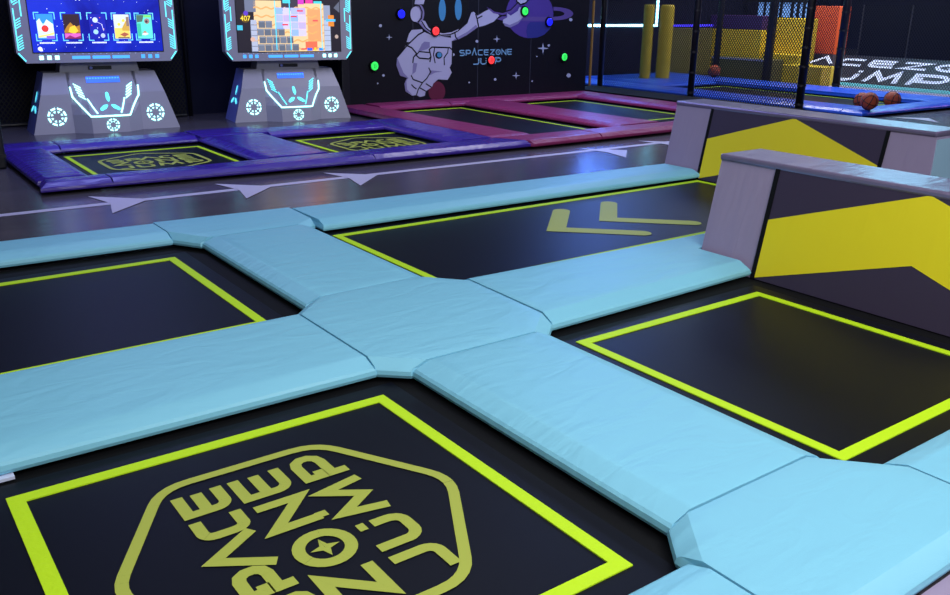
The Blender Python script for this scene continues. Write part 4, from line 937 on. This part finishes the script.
# dark tarpaulin panels above the ramp, one per bay
for y0, y1, lb in ((9.72, 10.75, 'dark navy tarpaulin panel right of the orange board'), (7.2, 9.7, 'dark navy tarpaulin panel at the upper right edge')):
    t = thing('tarpaulin_panel', lb, 'tarpaulin', (17.9, (y0+y1)/2, .52), 0, 'tarpaulin panels above the ramp')
    obj('sheet', box(NB(), 17.88, 17.92, y0, y1, .52, 1.53), 'tarp', t, world=True)
    obj('edge_rope', box(NB(), 17.865, 17.88, y1-.03, y1-.005, .52, 1.53), 'seam_grey', t, world=True)
t = thing('lit_window', 'pale blue lit window with dark bars behind the yellow blocks', 'window', (17.6, 12.5, .52))
obj('sill_panel', box(NB(), 17.56, 17.7, 11.72, 13.5, .52, 1.25), 'ramp_vinyl', t, world=True)
obj('pane', box(NB(), 17.6, 17.64, 11.74, 13.15, 1.25, 1.56), 'window_glow', t, world=True)
obj('frame', box(NB(), 17.56, 17.68, 11.72, 13.5, 1.56, 1.62), 'dark_metal', t, world=True)
rr = random.Random(5)
for k in range(9):
    y = 11.78+k*.145
    if k == 4: continue
    obj('bar', box(NB(), 17.57, 17.6, y, y+rr.uniform(.03, .07), 1.25, 1.56), 'dark_metal', t, world=True)

# ------------------------------------------------------------------ light
def area(name, loc, target, size, power, col, sy=None):
    l = bpy.data.lights.new(name, 'AREA'); l.energy = power; l.color = col; l.size = size
    if sy: l.shape = 'RECTANGLE'; l.size_y = sy
    o = bpy.data.objects.new(name, l); C.objects.link(o); o.location = loc
    d = Vector(target)-Vector(loc); o.rotation_euler = d.to_track_quat('-Z', 'Y').to_euler()
    return o
area('ceiling_panel_light', (2.9, -.3, 4.0), (2.3, 1.6, 0), 2.0, 130, (1, .98, .97))
area('block_front_fill', (.3, -.9, 3.3), (4.2, 2.6, .3), 2.0, 105, (1, .97, .95))  # added fill from behind the camera, brightens the block fronts
area('hall_light', (.5, 3.5, 4.6), (.8, 3.6, 0), 3.0, 48, (.85, .93, 1))
area('walkway_light', (4.5, 5.8, 4.5), (4.5, 5.8, 0), 3.5, 42, (.8, .86, 1))
area('purple_zone_light', (2.2, 8.6, 3.4), (3.2, 9.6, 0), 2.0, 95, (.36, .42, 1))
area('mural_light', (7.4, 7.6, 4.0), (7.6, 11.0, .5), 2.0, 115, (.92, .9, 1))
area('court_light', (13.2, 9.5, 4.4), (13.2, 9.8, 0), 5.0, 200, (.55, .68, 1))
area('soft_play_light', (15.9, 11.0, 4.4), (16.8, 11.2, .4), 2.0, 200, (1, .95, .85))
area('ramp_light', (16.0, 7.8, 4.0), (16.8, 8.4, .2), 2.0, 150, (.85, .9, 1))
area('cyan_sheen_fill', (18.2, 9.6, 3.2), (4.5, 2.2, .6), 1.6, 80, (.3, .75, 1))  # added unseen source, gives the block covers a cyan reflection
area('magenta_sheen_fill', (19.0, 6.6, 3.4), (4.5, 2.0, .6), 1.8, 110, (.75, .3, 1))  # added unseen source, gives the block covers a magenta reflection
area('blue_sheen_fill', (12.6, 13.0, 2.7), (4.5, 5.0, 0), .8, 60, (.08, .22, 1))  # added unseen source for blue reflections on floor and pads
area('block_end_fill', (6.4, -1.0, 3.8), (6.4, 2.8, .3), 1.6, 90, (.75, .87, 1))  # added fill, lifts the dark end face of the far block
area('blue_spot_light', (9.5, 9.6, 3.2), (8.2, 8.0, 0), 1.0, 60, (.15, .3, 1))
w = bpy.data.worlds.new('hall'); bpy.context.scene.world = w; w.use_nodes = True
w.node_tree.nodes['Background'].inputs[0].default_value = (.55, .6, .9, 1)
w.node_tree.nodes['Background'].inputs[1].default_value = .05

# ------------------------------------------------------------------ camera
cam = bpy.data.cameras.new('camera'); co = bpy.data.objects.new('camera', cam); C.objects.link(co)
cam.sensor_fit = 'HORIZONTAL'; cam.sensor_width = 36; cam.lens = 877.86/950*36
cam.clip_end = 200; cam.clip_start = .02
pitch, roll, yaw = .321983548, .0148439195, .934558557
fw = Vector((math.cos(yaw)*math.cos(pitch), math.sin(yaw)*math.cos(pitch), -math.sin(pitch)))
rt = Vector((math.sin(yaw), -math.cos(yaw), 0)); up = rt.cross(fw)
r2 = math.cos(roll)*rt+math.sin(roll)*up; u2 = -math.sin(roll)*rt+math.cos(roll)*up
Mx = Matrix((r2, u2, -fw)).transposed().to_4x4(); Mx.translation = Vector((0, 0, 1.42))
co.matrix_world = Mx
sc = bpy.context.scene; sc.camera = co
vs = sc.view_settings
vs.view_transform = 'Standard'; vs.look = 'None'; vs.gamma = 1; vs.use_curve_mapping = False; vs.exposure = 0
